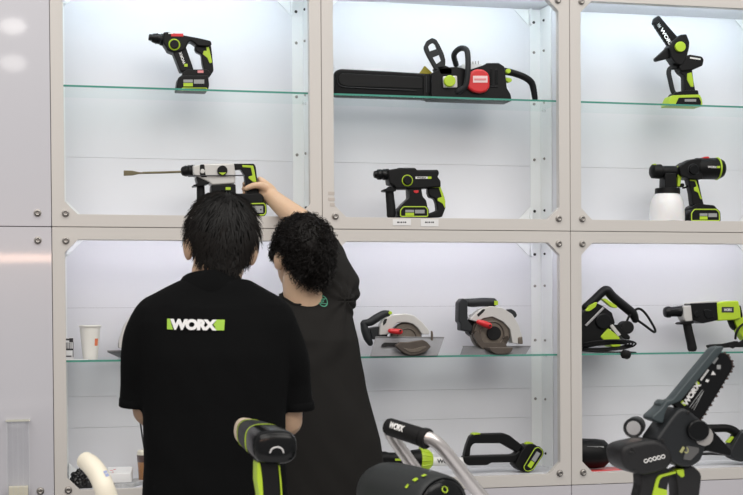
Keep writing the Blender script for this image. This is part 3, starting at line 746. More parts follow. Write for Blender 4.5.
# ------------------------------------------------------------------ cabinet floors, lower tier
# string trimmer lying in the lower middle cabinet
z3 = (380, 430, 7.611); z4 = (440, 415, 5.504)
T = Tool('string_trimmer', 'black string trimmer with white shaft and green collar lying in the lower middle cabinet', 'power tool', .10, z4, (460, 312), LF)
T.prisms('loop_handle', [([(126, 226), (140, 170), (160, 116), (182, 102), (345, 98), (376, 110), (452, 170), (420, 206), (330, 154), (180, 154), (162, 176), (158, 226)], -.018, .018), ([(122, 224), (396, 216), (430, 190), (448, 250), (402, 258), (272, 260), (254, 274), (146, 276), (122, 256)], -.021, .021)], BLK, .008, .008)
T.prism('green_accent', [(172, 104), (186, 97), (214, 97), (214, 104), (176, 108)], -.0195, .0195, GRN, .002, .002)
hd = T.prism('rear_head', [(396, 272), (430, 200), (462, 160), (500, 155), (520, 168), (452, 312), (420, 296)], -.032, .034, BLK, .008)
T.prism('green_latch', [(462, 160), (476, 146), (500, 148), (512, 158), (480, 168)], -.012, .012, GRN, .003)
b = T.prism('battery', [(434, 286), (500, 172), (528, 166), (552, 190), (552, 214), (494, 300), (466, 312), (444, 306)], -.042, .034, BLK, .007, .008)
q = fillet(T.xz([(440, 280), (502, 178), (522, 172), (544, 192), (544, 212), (492, 292), (466, 304), (448, 298)]), .007, 4); q.append(q[0])
bm = bmesh.new(); tube(bm, [Vector((v.x, T.Y-.0408, v.y)) for v in q], 2.3*T.k, 6, 0, 'flat', 1, Vector((0, 1, 0))); obj('green_outline', bm, GRN, b)
T.prism('grey_label', [(482, 240), (512, 194), (532, 206), (502, 254)], -.0428, -.04, LGR, .0004, .002, b)
T.prism('green_label', [(460, 274), (480, 244), (500, 256), (480, 288)], -.0428, -.04, GRN, .0004, .002, b)
T.zoom = z3; T.k *= 5.504/7.611
sh = T.tube('shaft', [(340, 238), (480, 240), (660, 242)], 33, mat('white shaft', (.75, .75, .74), .35), cap='flat', n=20)
T.text('logo', 'WORX', 424, 251, 140, 32, 0, -.0185, INK, sh)
co = bmesh.new()
lathe(co, [(T.w(296, 225), 40*T.k), (T.w(300, 225), 82*T.k), (T.w(318, 225), 84*T.k), (T.w(372, 225), 66*T.k), (T.w(392, 225), 50*T.k)], 28); o_ = obj('green_collar', co, GRN, T.root)
bm = bmesh.new()
for i in range(14):
    a = 2*PI*i/14; d = Vector((0, math.cos(a), math.sin(a)))
    tube(bm, [T.w(302, 225)+d*82*T.k, T.w(320, 225)+d*83*T.k, T.w(372, 225)+d*65*T.k], 5*T.k, 6, 0, 'flat')
obj('collar_rib', bm, GRN, o_)
h_ = T.lathe('motor_head', [(-150, 215, 40), (-140, 215, 46), (40, 215, 48), (60, 215, 42), (200, 220, 44), (240, 222, 66), (298, 225, 74)], BLK)
T.quad('green_mark', 100, 212, 146, 228, -.030, GRN, h_)

# black barrelled tool in the lower right cabinet and a red leaflet under it
T = Tool('barrel_tool', 'black barrel shaped tool lying on a red leaflet beside the cabinet post', 'power tool', .10, (575, 420, 6.6), (120, 322), LF+.004)
m_ = T.lathe('barrel', [(-60, 215, 70), (-50, 215, 84), (40, 220, 92), (130, 222, 92), (185, 222, 86), (214, 222, 60), (240, 222, 40), (262, 222, 34), (330, 222, 34)], BLK, n=32)
T.quad('barrel_label', 48, 166, 158, 190, -.0478, LGR, m_); T.quad('logo_print', 60, 172, 120, 184, -.0488, LWH, m_)
T.prism('green_latch', [(208, 212), (244, 212), (244, 244), (208, 244)], -.034, -.0, GRN, .003)
T.prism('front_block', [(250, 180), (330, 170), (420, 190), (420, 250), (330, 262), (250, 250)], -.03, .03, BLK, .008)
bm = bmesh.new()
a, b, c2, d2 = P(588, 466, .06), P(622, 466, .14), P(618, 472, .045), P(600, 474, .03)
prism(bm, [(P(575, 470, .08).x, .040), (P(600, 470, .03).x, .034), (P(624, 470, .05).x, .05), (P(622, 470, .1).x, .15), (P(580, 470, .1).x, .16)], LF, LF+.002, .0005, .004)
for v in bm.verts: v.co = Vector((v.co.x, v.co.z, v.co.y+.0004*math.sin(v.co.x*90)))
o = obj('leaflet', bm, mat('red coated paper', (.75, .06, .06), .4, bump=.1, scale=30, var=.1), loc=P(600, 470, .08)); tag(o, 'red leaflet lying under the black barrel shaped tool', 'leaflet')

# second string trimmer, lower right cabinet, mostly behind the big saw
T = Tool('string_trimmer', 'black trimmer handle with battery, behind the big pruning saw', 'power tool', .10, (680, 400, 7.07), (440, 430), LF)
T.tube('loop_handle', [(120, 196), (190, 200), (250, 200), (330, 200), (385, 222), (420, 262)], [24, 26, 26, 26, 28, 30], BLK, n=14)
T.prism('lower_bar', [(0, 368), (120, 374), (210, 372), (330, 350), (340, 392), (210, 386), (120, 388), (0, 392)], -.02, .02, BLK, .007)
T.prism('rear_head', [(318, 372), (398, 226), (470, 212), (520, 240), (500, 300), (470, 420), (400, 432), (350, 408)], -.035, .035, GRY, .008)
T.prism('green_trigger', [(322, 300), (362, 254), (376, 262), (346, 304)], -.01, .01, GRN, .003)
b = T.prism('battery', [(430, 400), (480, 240), (540, 250), (580, 290), (540, 420), (480, 432)], -.042, .034, BLK, .007, .008)
# ------------------------------------------------------------------ people
SKIN = mat('skin', (.66, .45, .30), .5, bump=.05, scale=200, var=.06, sub=.08)
BLACKCLOTH = mat('black pique cotton', (.0034, .0037, .004), .92, bump=.25, scale=900, spec=.12)
CHARCOAL = mat('charcoal cotton jersey', (.019, .018, .017), .92, bump=.2, scale=700, var=.05, spec=.12)
TROUSER = mat('dark trouser cloth', (.02, .021, .026), .85, bump=.2, scale=600)
SHOE = mat('shoe leather', (.02, .018, .017), .5)
HAIR = mat('black hair', (.0045, .004, .0036), .42, spec=.2)
HAIRB = mat('brown black hair', (.007, .0056, .005), .48, spec=.2)
EYEW = mat('eye white', (.75, .74, .72), .25); IRIS = mat('dark iris', (.03, .018, .01), .2); LIP = mat('lips', (.45, .19, .15), .5)

def loft(bm, rings, n=40, e=2.3):
    """horizontal superellipse sections (cx, cy, z, hx, hy)"""
    L = []
    for cx, cy, z, hx, hy in rings:
        L.append([bm.verts.new((cx+hx*math.copysign(abs(math.cos(t))**(2/e), math.cos(t)), cy+hy*math.copysign(abs(math.sin(t))**(2/e), math.sin(t)), z)) for t in (2*PI*k/n for k in range(n))])
    for a, b in zip(L, L[1:]):
        for k in range(n): bm.faces.new((a[k-1], a[k], b[k], b[k-1]))
    bm.faces.new(L[0]); bm.faces.new(L[-1][::-1])
def ell(bm, c, r, M=None):
    g = bmesh.ops.create_uvsphere(bm, u_segments=24, v_segments=16, radius=1)['verts']
    for v in g:
        p = Vector((v.co.x*r[0], v.co.y*r[1], v.co.z*r[2]))
        if M: p = M @ p
        v.co = p+Vector(c)
def voxel(bm, size, smooth=3, fac=.5):
    bmesh.ops.recalc_face_normals(bm, faces=bm.faces)
    me = bpy.data.meshes.new('v'); bm.to_mesh(me); bm.free()
    o = bpy.data.objects.new('v', me); COL.objects.link(o)
    m = o.modifiers.new('r', 'REMESH'); m.mode = 'VOXEL'; m.voxel_size = size; m.adaptivity = 0
    if smooth:
        s = o.modifiers.new('s', 'SMOOTH'); s.factor = fac; s.iterations = smooth
    dg = bpy.context.evaluated_depsgraph_get(); dg.update()
    e = bpy.data.meshes.new_from_object(o.evaluated_get(dg))
    out = bmesh.new(); out.from_mesh(e)
    bpy.data.objects.remove(o); bpy.data.meshes.remove(me); bpy.data.meshes.remove(e)
    return out
def xf(bm, verts0, M):
    for v in list(bm.verts)[verts0:]: v.co = M @ v.co
def head_bm(bm, M, eo=0):
    """chin at z = 0, face towards +Y"""
    bm.verts.ensure_lookup_table(); k = len(bm.verts)
    ell(bm, (0, -.012, .142), (.074, .096, .093)); ell(bm, (0, .022, .082), (.063, .074, .082)); ell(bm, (0, .052, .022), (.034, .034, .024))
    ell(bm, (0, .088, .128), (.05, .014, .012)); ell(bm, (0, .094, .108), (.010, .012, .026)); ell(bm, (0, .104, .088), (.016, .016, .011))
    ell(bm, (-.034, .076, .085), (.022, .018, .016)); ell(bm, (.034, .076, .085), (.022, .018, .016)); ell(bm, (0, .085, .050), (.024, .012, .006)); ell(bm, (0, .084, .041), (.021, .012, .006))
    for s in (-1, 1):
        Q = Matrix.Rotation(s*R(-28), 3, 'Z') @ Matrix.Rotation(R(-10), 3, 'X')
        ell(bm, (s*(.079+eo), -.004, .104), (.007, .020, .029), Q); ell(bm, (s*.076, .002, .084), (.007, .011, .012), Q)
        ell(bm, (s*(.083+eo), -.010, .110), (.005, .016, .022), Q)
    bm.verts.ensure_lookup_table(); xf(bm, k, M)
def hand_bm(bm, w, f, n, s, curl=.5):
    """wrist w, forward f, palm side n, thumb side s"""
    w, f, n, s = Vector(w), Vector(f).normalized(), Vector(n).normalized(), Vector(s).normalized()
    tube(bm, [w-f*.03, w, w+f*.045, w+f*.088], [.027, .029, .040, .041], 16, 4, 'round', .42, n)
    for off, ln, r in ((.031, .072, .0085), (.0105, .082, .009), (-.010, .075, .0087), (-.030, .058, .0078)):
        p = w+f*.075+s*off; pts = [p]; a = 0
        for seg in (.45, .32, .23):
            a += curl*.75; q = pts[-1]+(f*math.cos(a)+n*math.sin(a))*ln*seg*1.15; pts.append(q)
        tube(bm, pts, [r*1.1, r, r*.95, r*.8], 10, 4)
    p = w+f*.022+s*.026; tube(bm, [p, p+f*.03+s*.022+n*.006, p+f*.058+s*.028+n*.016, p+f*.078+s*.026+n*.024], [.015, .012, .0105, .0085], 10, 4)
def hair_surface(style):
    def S(az, t):
        b = abs(((az+PI) % (2*PI))-PI)      # 0 at the back of the head
        K = ((0, .022), (.6, .030), (1.05, .062), (1.35, .120), (1.75, .118), (2.0, .135), (2.35, .185), (PI, .200)) if style == 'short' else \
            ((0, .030), (.6, .036), (1.05, .07), (1.35, .125), (1.7, .115), (2.0, .122), (2.35, .165), (PI, .195))
        for (a0, z0), (a1, z1) in zip(K, K[1:]):
            if a0 <= b <= a1: zl = z0+(z1-z0)*(b-a0)/(a1-a0)
        g = 0 if style == 'short' else .010
        ph = t*PI/2; zc = .142
        RX, RY, RZ = (.0815, .104, .103) if style == 'short' else (.087, .108, .112)
        if t <= 1:
            return Vector((math.sin(az)*RX*math.sin(ph), -.012-math.cos(az)*RY*math.sin(ph), zc+RZ*math.cos(ph))), zl
        z = zc+(zl-zc)*(t-1); d = max(0, zc-z)/.12
        return Vector((math.sin(az)*(RX-.033*d**1.3), -.012-math.cos(az)*(RY-.030*d**1.4), z)), zl
    return S
def hair_bm(M, style, count, seed):
    S = hair_surface(style); rr = random.Random(seed); bm = bmesh.new(); na, nt = 48, 26
    def sp(az, t):
        p, zl = S(az, t)
        if t <= 1 and p.z < zl:
            p, _ = S(az, math.acos(max(-1, min(1, (zl-.142)/(.107))))*2/PI)
        return p
    def lump(p): return noise.noise(p*(38 if style == 'short' else 55))*(.003 if style == 'short' else .009)
    G = []
    for j in range(nt+1):
        t = .02+1.98*j/nt; row = []
        for i in range(na):
            p = sp(2*PI*i/na, t); d = (p-Vector((0, -.012, .12))).normalized(); row.append(p+d*lump(p))
        G.append(row)
    inn = [[Vector((p.x*.84, -.012+(p.y+.012)*.84, p.z if j > 13 else .142+(p.z-.142)*.84)) for p in row] for j, row in enumerate(G)]
    A = [[bm.verts.new(p) for p in row] for row in G]; B = [[bm.verts.new(p) for p in row] for row in inn]
    for X in (A, B):
        for j in range(nt):
            for i in range(na):
                try: bm.faces.new((X[j][i-1], X[j][i], X[j+1][i], X[j+1][i-1]))
                except ValueError: pass
        bm.faces.new(X[0])
    for i in range(na): bm.faces.new((A[nt][i-1], A[nt][i], B[nt][i], B[nt][i-1]))
    crown = Vector((.008, -.06, .245))
    for k in range(count):
        az = rr.uniform(-PI, PI); t = rr.random()**.6*1.97+.02
        p = sp(az, t); nrm = (p-Vector((0, -.012, .12 if t < 1 else p.z-.01))).normalized()
        d = p-crown; d = d-nrm*d.dot(nrm)
        if d.length < .004: d = Vector((rr.uniform(-1, 1), rr.uniform(-1, 1), 0))
        d.normalize(); sw = nrm.cross(d); d = (d+sw*rr.uniform(-.35, .35)+Vector((0, 0, -.25))).normalized()
        ab = abs(az)
        if (1.15 if style == 'short' else 1.3) < ab < 1.85 and p.z < .138: continue
        if style == 'short':
            ln = rr.uniform(.020, .044)*(1 if t < 1.2 else .6); pts = [p+d*ln*q+nrm*(.0015+lump(p)+.0038*math.sin(q*2.4)*rr.uniform(.3, 1)) for q in (0, .33, .66, 1)]; w = .0010
            zl_ = S(az, t)[1]
            if pts[-1].z < zl_-.004 and ab < 1.2: continue
        else:
            ln = rr.uniform(.020, .038); ph = rr.uniform(0, 6.3); cr = rr.uniform(.004, .009); tw = rr.uniform(5, 9)*rr.choice((-1, 1)); out = rr.uniform(.002, .012)
            pts = [p+d*ln*q+nrm*(lump(p)+out*math.sin(q*2.4)+cr*math.cos(ph+tw*q)*q)+sw*(cr*math.sin(ph+tw*q)*(.3+q)) for q in (0, .16, .33, .5, .66, .83, 1)]; w = .0015
        ring_ = None; u = None
        for i, c in enumerate(pts):
            tt = pts[min(i+1, len(pts)-1)]-pts[max(0, i-1)]; u, v = frame_for(tt, u)
            ww = w*(1-.75*i/(len(pts)-1)); cur = [bm.verts.new(c+u*ww*math.cos(a)+v*ww*math.sin(a)) for a in (0, 2.1, 4.2)]
            if ring_:
                for q in range(3): bm.faces.new((ring_[q-1], ring_[q], cur[q], cur[q-1]))
            ring_ = cur
    for v in bm.verts: v.co = M @ v.co
    return bm
def eyes(par, M):
    for s in (-1, 1):
        b = bmesh.new(); ell(b, M @ Vector((s*.032, .081, .110)), (.011, .011, .011)); e = obj('eye', b, EYEW, par)
        b = bmesh.new(); ell(b, M @ Vector((s*.032, .0905, .110)), (.0045, .003, .0045)); obj('iris', b, IRIS, e)
    b = bmesh.new(); ell(b, M @ Vector((0, .0965, .0455)), (.022, .003, .006)); obj('lips', b, LIP, par)
def legs(bm, cx, cy, zt, shrink=0, sp=.095):
    loft(bm, [(cx, cy, .74, .165-shrink, .115-shrink), (cx, cy, .82, .172-shrink, .122-shrink), (cx, cy, .92, .165-shrink, .118-shrink), (cx, cy, zt, .15-shrink, .105-shrink)])
    for s in (-1, 1):
        tube(bm, [(cx+s*.08, cy, .84), (cx+s*(sp-.005), cy+.012, .66), (cx+s*sp, cy+.012, .48), (cx+s*sp, cy-.006, .28), (cx+s*sp, cy-.012, .09 if not shrink else .06)], [.088-shrink, .084-shrink, .066-shrink, .062-shrink, .056-shrink], 20, 5, 'flat')
def shoes(par, cx, cy, sp=.095):
    for s in (-1, 1):
        b = bmesh.new(); x = cx+s*sp
        loft(b, [(x, cy+.045, 0, .046, .135), (x, cy+.045, .02, .048, .138), (x, cy+.042, .045, .044, .128), (x, cy+.01, .075, .038, .085), (x, cy-.015, .10, .036, .055)], 28, 2.4)
        obj('shoe', b, SHOE, par)
def wrinkle(bm, f):
    for v in bm.verts: v.normal_update() if False else None
    bm.normal_update()
    for v in bm.verts: v.co += v.normal*f(v.co)

# ---- the man in the black polo, back to the viewer
Yp = -1.60
def q1(px, py, dy=0): return P(px, py, Yp+dy)
cx = q1(214, 350).x; hz = q1(0, 191).z-.237; hx = q1(218.0, 240).x
M1 = Matrix.Translation((hx, Yp+.02, hz)) @ Matrix.Rotation(R(-4), 4, 'Z') @ Matrix.Rotation(R(5.0), 4, 'Y')
neck = q1(213, 285)
bm = bmesh.new(); head_bm(bm, M1)
tube(bm, [M1 @ Vector((0, -.030, .075)), Vector((neck.x+.006, Yp-.012, neck.z+.015)), Vector((cx, Yp-.02, neck.z-.08))], [.060, .060, .066], 24, 5, 'flat')
T1 = [(cx, Yp, .90, .176, .120), (cx, Yp, 1.02, .168, .112), (cx, Yp, 1.15, .172, .112), (cx, Yp, 1.28, .184, .118), (cx, Yp, 1.36, .192, .110), (cx, Yp-.005, 1.395, .182, .098), (cx, Yp-.012, 1.425, .152, .080), (cx, Yp-.018, 1.447, .112, .070), (cx, Yp-.02, 1.462, .082, .064)]
loft(bm, [(a, b, z, h-.014, d-.014) for a, b, z, h, d in T1[:-1]])
for s in (-1, 1):
    sx, ez = (.184, 1.108) if s > 0 else (.150, 1.142)
    tube(bm, [(cx+s*.140, Yp+.01, 1.345), (cx+s*.165, Yp+.02, 1.29), (cx+s*(sx-.01), Yp+.045, 1.19), (cx+s*sx, Yp+.055, ez+.02), (cx+s*(sx-.01), Yp+.085, ez)], [.040, .042, .042, .040, .040], 18, 5)
    tube(bm, [(cx+s*sx, Yp+.055, ez+.01), (cx+s*(sx-.018), Yp+.14, ez+.01), (cx+s*(sx-.05), Yp+.23, 1.125), (cx+s*(sx-.08), Yp+.30, 1.14)], [.041, .041, .034, .027], 18, 5)
    hand_bm(bm, (cx+s*(sx-.085), Yp+.31, 1.142), (-s*.5, .8, .1), (-s*.6, -.3, -.5), (-s*.2, .2, 1), .55)
legs(bm, cx, Yp, .95, .016)
bm = voxel(bm, .0045, 2)
p1 = obj('person', bm, SKIN, loc=(cx, Yp, 0)); tag(p1, 'person in a black polo shirt with a printed back, standing with short straight dark hair', 'person')
obj('hair', hair_bm(M1, 'short', 5200, 3), HAIR, p1, recalc=False); eyes(p1, M1)
bm = bmesh.new(); loft(bm, T1)
for s in (-1, 1):
    e = .015 if s > 0 else 0
    tube(bm, [(cx+s*.085, Yp-.012, 1.392), (cx+s*.128, Yp-.004, 1.372), (cx+s*.152, Yp+.01, 1.33), (cx+s*(.163+e), Yp+.025, 1.27), (cx+s*(.168+e*1.5), Yp+.042, 1.21), (cx+s*(.168+e*2), Yp+.05, 1.162-e)], [.048, .060, .060, .058, .054, .055], 26, 6, 'flat')
bm = voxel(bm, .006, 5)
def w1(p):
    v = noise.noise(Vector((p.x*9, p.y*5, p.z*3.0)))*.005+noise.noise(Vector((p.x*16+p.z*9, p.y*8, p.z*7)))*.0028
    return v*(1 if p.z < 1.40 else .4)
wrinkle(bm, w1)
polo = obj('polo_shirt', bm, BLACKCLOTH, p1)
b = bmesh.new()
CR = [(1.396, .096, .070), (1.412, .094, .074), (1.430, .090, .074), (1.448, .078, .072), (1.462, .0685, .068), (1.464, .065, .065), (1.448, .064, .062), (1.42, .066, .062)]
L = []
for z, hxx, hyy in CR:
    row = []
    for k in range(40):
        t = 2*PI*k/40; yy = math.sin(t)*hyy
        row.append(b.verts.new((cx+(z-1.44)*.10-.010+hxx*math.cos(t), Yp-.018+yy, z+.020-(yy+hyy)*.22)))
    L.append(row)
for a_, c_ in zip(L, L[1:]):
    for k in range(40): b.faces.new((a_[k-1], a_[k], c_[k], c_[k-1]))
obj('collar', b, BLACKCLOTH, polo, recalc=True)
for s in (-1, 1):
    e = .015 if s > 0 else 0; b = bmesh.new(); c0 = Vector((cx+s*(.168+e*2), Yp+.05, 1.166-e)); dd = Vector((0, .10, -.99)).normalized()
    lathe(b, [(c0-dd*.016, .0530), (c0-dd*.014, .0545), (c0+dd*.003, .0553), (c0+dd*.005, .054), (c0+dd*.003, .051)], 28); obj('cuff', b, BLACKCLOTH, polo)
bm = bmesh.new(); legs(bm, cx, Yp, .96); bm = voxel(bm, .008, 3); wrinkle(bm, lambda p: noise.noise(p*9)*.004); obj('trousers', bm, TROUSER, p1)
shoes(p1, cx, Yp)
def decal(name, bm, shirt, M, lift=.0016, ydir=1):
    """press a flat print onto the back of a garment"""
    me = shirt.data; o = WORLD(shirt)
    tree = BVHTree.FromPolygons([v.co+o for v in me.vertices], [tuple(f.vertices) for f in me.polygons])
    for v in bm.verts:
        h = tree.ray_cast(Vector((v.co.x, v.co.y-.6, v.co.z)), Vector((0, 1, 0)))
        if h[0]: v.co.y = h[0].y-lift
    return obj(name, bm, M, shirt, recalc=False)
def grid_quad(pts, nx=12, ny=4):
    b = bmesh.new(); a, c, d, e = [Vector(p) for p in pts]; G = []
    for j in range(ny+1):
        G.append([b.verts.new((a+(c-a)*i/nx)*(1-j/ny)+(e+(d-e)*i/nx)*(j/ny)) for i in range(nx+1)])
    for j in range(ny):
        for i in range(nx): b.faces.new((G[j][i], G[j][i+1], G[j+1][i+1], G[j+1][i]))
    return b
PRG = mat('green shirt print', (.33, .56, .055), .7); PRW = mat('white shirt print', (.78, .78, .78), .7)
def lz(u, v): return q1(150+u/8.256, 300+v/8.256, -.115)
decal('logo_block', grid_quad([lz(148, 242), lz(196, 244), lz(172, 154), lz(150, 154)], 4), polo, PRG)
decal('logo_block', grid_quad([lz(532, 250), lz(612, 251), lz(619, 163), lz(545, 161)], 4), polo, PRG)
decal('logo_block', grid_quad([lz(522, 206), lz(560, 240), lz(560, 172), lz(545, 172)], 3), polo, PRG)
bm = text_bm('WORX', .07)
bmesh.ops.subdivide_edges(bm, edges=bm.edges, cuts=1); bmesh.ops.triangulate(bm, faces=bm.faces)
a0, a1, a2 = lz(168, 246), lz(548, 253), lz(174, 154)
for v in bm.verts: v.co = a0+(a1-a0)*v.co.x+(a2-a0)*v.co.y
decal('logo', bm, polo, PRW, .0030)

# ---- the man in the charcoal T-shirt, right arm up at the hammer
Yq = -.52
def q2(px, py, dy=0): return P(px, py, Yq+dy)
hz = q2(0, 216).z-.238; c2 = q2(312, 400).x
M2 = Matrix.Translation((q2(300, 250).x, Yq+.0, hz)) @ Matrix.Rotation(R(19), 4, 'Z') @ Matrix.Rotation(R(5), 4, 'X')
RG = []
for py, pc, hw, hy in ((560, 327, 55, .125), (495, 328, 55.5, .125), (465, 328, 55, .122), (440, 326.5, 54, .120), (405, 320, 51, .118), (370, 313, 49, .118), (340, 309, 48, .118), (318, 308, 46, .108), (305, 307, 38, .090), (297, 306, 27, .072), (291, 306, 20, .062)):
    a = q2(pc, py); RG.append((a.x, Yq+.0+(.02 if py < 340 else 0), a.z, hw/SC(pc, py, Yq), hy))
sh2 = q2(334, 290, .10); el2 = q2(309, 230, .37); 
Th = bpy.data.objects['rotary_hammer']
def hw_(u, v, dy=0): return P(230+u/8.25, 165+v/8.25, .055+dy)
wr = hw_(345, 262, -.018)
bm = bmesh.new(); head_bm(bm, M2, .006)
tube(bm, [M2 @ Vector((0, -.03, .08)), q2(302, 285, -.02), q2(306, 315, 0)], [.062, .061, .068], 24, 5, 'flat')
loft(bm, [(a, b, z, h-.016, d-.016) for a, b, z, h, d in RG[:-1]])
tube(bm, [sh2+Vector((-.06, -.02, -.02)), sh2, sh2+(el2-sh2)*.5+Vector((.012, 0, 0)), el2], [.060, .056, .047, .041], 20, 5)
tube(bm, [el2, el2+(wr-el2)*.3+Vector((.006, 0, .0)), el2+(wr-el2)*.7, wr], [.041, .043, .036, .029], 20, 5)
# hand closing on the grip: palm behind it, thumb across the near side, fingers round the far side
tube(bm, [wr, hw_(318, 232, -.012), hw_(284, 204, -.006), hw_(266, 186, -.002)], [.029, .033, .034, .022], 18, 5, 'round', .62, Vector((0, 1, 0)))
tube(bm, [hw_(300, 200, -.018), hw_(255, 172, -.032), hw_(205, 168, -.036), hw_(160, 182, -.034), hw_(130, 196, -.030)], [.017, .0145, .0115, .0105, .0088], 12, 5)
for u0, v0, u1, v1, r in ((246, 128, 128, 150, .0092), (262, 168, 122, 192, .0095), (280, 212, 128, 232, .0092), (292, 262, 150, 268, .0082)):
    m0, m1 = hw_(u0+4, v0, .020), hw_(u1, v1, .030)
    tube(bm, [hw_(u0+16, v0+14, .0), m0, m0+(m1-m0)*.45+Vector((0, .016, 0)), m1, hw_(u1-12, v1+6, .012)], [.012, .0105, r, r*.95, r*.8], 12, 5)
tube(bm, [hw_(243, 114, .008), hw_(262, 132, .006), hw_(285, 165, 0)], [.010, .013, .020], 12, 5)
tube(bm, [hw_(330, 262, -.012), hw_(305, 290, -.004), hw_(318, 312, -.004)], [.026, .018, .010], 12, 5)
# other arm hangs in front of the body
ls = Vector((RG[6][0]-RG[6][3]+.03, Yq+.02, RG[7][2]))
tube(bm, [ls+Vector((.07, 0, -.05)), ls+Vector((.03, .015, -.05)), ls+Vector((-.005, .05, -.14)), ls+Vector((-.01, .09, -.28))], [.040, .042, .043, .041], 18, 5)
tube(bm, [ls+Vector((-.01, .09, -.28)), ls+Vector((.03, .19, -.25)), ls+Vector((.06, .29, -.21))], [.042, .038, .028], 18, 5)
hand_bm(bm, ls+Vector((.065, .30, -.205)), (.4, .8, .2), (.5, -.2, -.6), (.2, 0, 1), .6)
legs(bm, RG[1][0], Yq, .95, .016)
bm = voxel(bm, .0042, 2)
p2 = obj('person', bm, SKIN, loc=(c2, Yq, 0)); tag(p2, 'person in a charcoal T-shirt with curly dark hair, right arm raised to the hammer', 'person')
obj('hair', hair_bm(M2, 'curly', 4200, 9), HAIRB, p2, recalc=False); eyes(p2, M2)
bm = bmesh.new(); loft(bm, RG)
tube(bm, [q2(296, 308, .0), q2(306, 306, .0), q2(324, 298, .04), q2(336, 294, .09)], [.040, .050, .066, .078], 26, 6)
ell(bm, q2(332, 305, .04), (.075, .085, .085))
up_ = el2-sh2
tube(bm, [sh2+Vector((-.10, -.045, -.06)), sh2+Vector((-.045, -.02, -.015)), sh2+Vector((.004, 0, 0)), sh2+up_*.40+Vector((.012, 0, 0)), sh2+up_*.70+Vector((.012, 0, 0))], [.075, .084, .082, .074, .068], 28, 6, 'flat')
tube(bm, [ls+Vector((.09, -.01, .0)), ls+Vector((.02, 0, 0)), ls+Vector((-.012, .03, -.10)), ls+Vector((-.015, .06, -.19))], [.07, .064, .060, .060], 26, 6, 'flat')
bm = voxel(bm, .006, 5)
ax = q2(345, 300)
def w2(p):
    d = (p-ax); rad = math.hypot(d.x, d.z); an = math.atan2(d.z, d.x)
    v = noise.noise(Vector((p.x*7+p.z*5, p.y*4, p.z*3-p.x*2)))*.011+noise.noise(Vector((p.x*15+p.z*10, p.y*6, p.z*6)))*.0035
    return v+math.sin(an*9+rad*6+noise.noise(p*8)*3)*.004*math.exp(-rad*3.2)
wrinkle(bm, w2)
tee = obj('t_shirt', bm, CHARCOAL, p2)
b = bmesh.new(); nb = [q2(284, 299, -.02), q2(296, 303, -.072), q2(312, 297, -.070), q2(326, 287, -.03), q2(324, 284, .05), q2(304, 296, .09), q2(288, 300, .05)]
tr = BVHTree.FromPolygons([v.co+WORLD(tee) for v in tee.data.vertices], [tuple(f.vertices) for f in tee.data.polygons])
nb = [tr.find_nearest(q)[0] for q in catmull(nb+[nb[0]], 5)]
tube(b, nb, .0042, 8, 2, 'flat'); obj('neckband', b, CHARCOAL, tee)
bm = bmesh.new(); legs(bm, RG[1][0], Yq, .96); bm = voxel(bm, .008, 3); wrinkle(bm, lambda p: noise.noise(p*9)*.004); obj('trousers', bm, TROUSER, p2)
shoes(p2, RG[1][0], Yq)
# small round printed mark below the collar
EM = mat('green line print', (.07, .30, .19), .7); b = bmesh.new(); ce = q2(326, 301, -.10); k = 1/SC(325, 300, Yq)
def arcs(b, r0, r1, a0, a1, n=20, sy=1.15):
    pr = None
    for i in range(n+1):
        a = R(a0+(a1-a0)*i/n); cur = [b.verts.new(ce+Vector((r*k*math.cos(a), 0, r*k*math.sin(a)*sy))) for r in (r0, r1)]
        if pr: b.faces.new((pr[0], pr[1], cur[1], cur[0]))
        pr = cur
arcs(b, 3.9, 4.8, 0, 360, 30); arcs(b, 1.6, 2.4, 30, 250); arcs(b, .2, .9, 0, 360, 10)
for s in (-1, 1):
    v = [ce+Vector((x*k, 0, z*k)) for x, z in ((-3.4, s*1.6), (3.4, s*2.2), (3.4, s*2.9), (-3.4, s*2.3))]; b.faces.new([b.verts.new(p) for p in v])
decal('emblem', b, tee, EM, .0022)
# ------------------------------------------------------------------ small things in the lower cabinets
def clampz(bm, z):
    for v in bm.verts:
        if v.co.z < z: v.co.z = z
def thing(name, bm, M, label, cat, group=None, loc=None, ang=38):
    return tag(obj(name, bm, M, loc=loc, ang=ang), label, cat, group)
k8 = (55, 310, 8.244)
def zp(zm, u, v, Y): return P(zm[0]+u/zm[2], zm[1]+v/zm[2], Y)
# paper cup
Y = .12; c = zp(k8, 291, 410, Y); c.z = LS; r0 = 60/8.244/SC(90, 350, Y); r1 = 88/8.244/SC(90, 330, Y); h = zp(k8, 290, 126, Y).z-LS
bm = bmesh.new(); up = Vector((0, 0, 1))
lathe(bm, [(c+up*.004, r0*.9), (c+up*.0005, r0*.97), (c, r0), (c+up*(h-.006), r1*.985), (c+up*(h-.006), r1+.002), (c+up*(h-.003), r1+.0032), (c+up*h, r1+.002), (c+up*h, r1-.001), (c+up*.012, r0-.003)], 40)
cup = thing('paper_cup', bm, mat('white paper cup card', (.80, .79, .74), .6), 'white paper cup with a small orange mark on the glass shelf', 'cup', loc=c)
bm = bmesh.new(); a0 = R(-50); 
pr = None
for i in range(7):
    a = R(-62+i*4.5); row = []
    for j in range(6):
        t = .40+.21*j/5; rr = r0+(r1-r0)*t+.0006; row.append(bm.verts.new(c+Vector((rr*math.cos(a), rr*math.sin(a), h*t))))
    if pr:
        for j in range(5): bm.faces.new((pr[j], row[j], row[j+1], pr[j+1]))
    pr = row
obj('orange_mark', bm, mat('orange print', (.80, .22, .10), .6), cup, recalc=False)
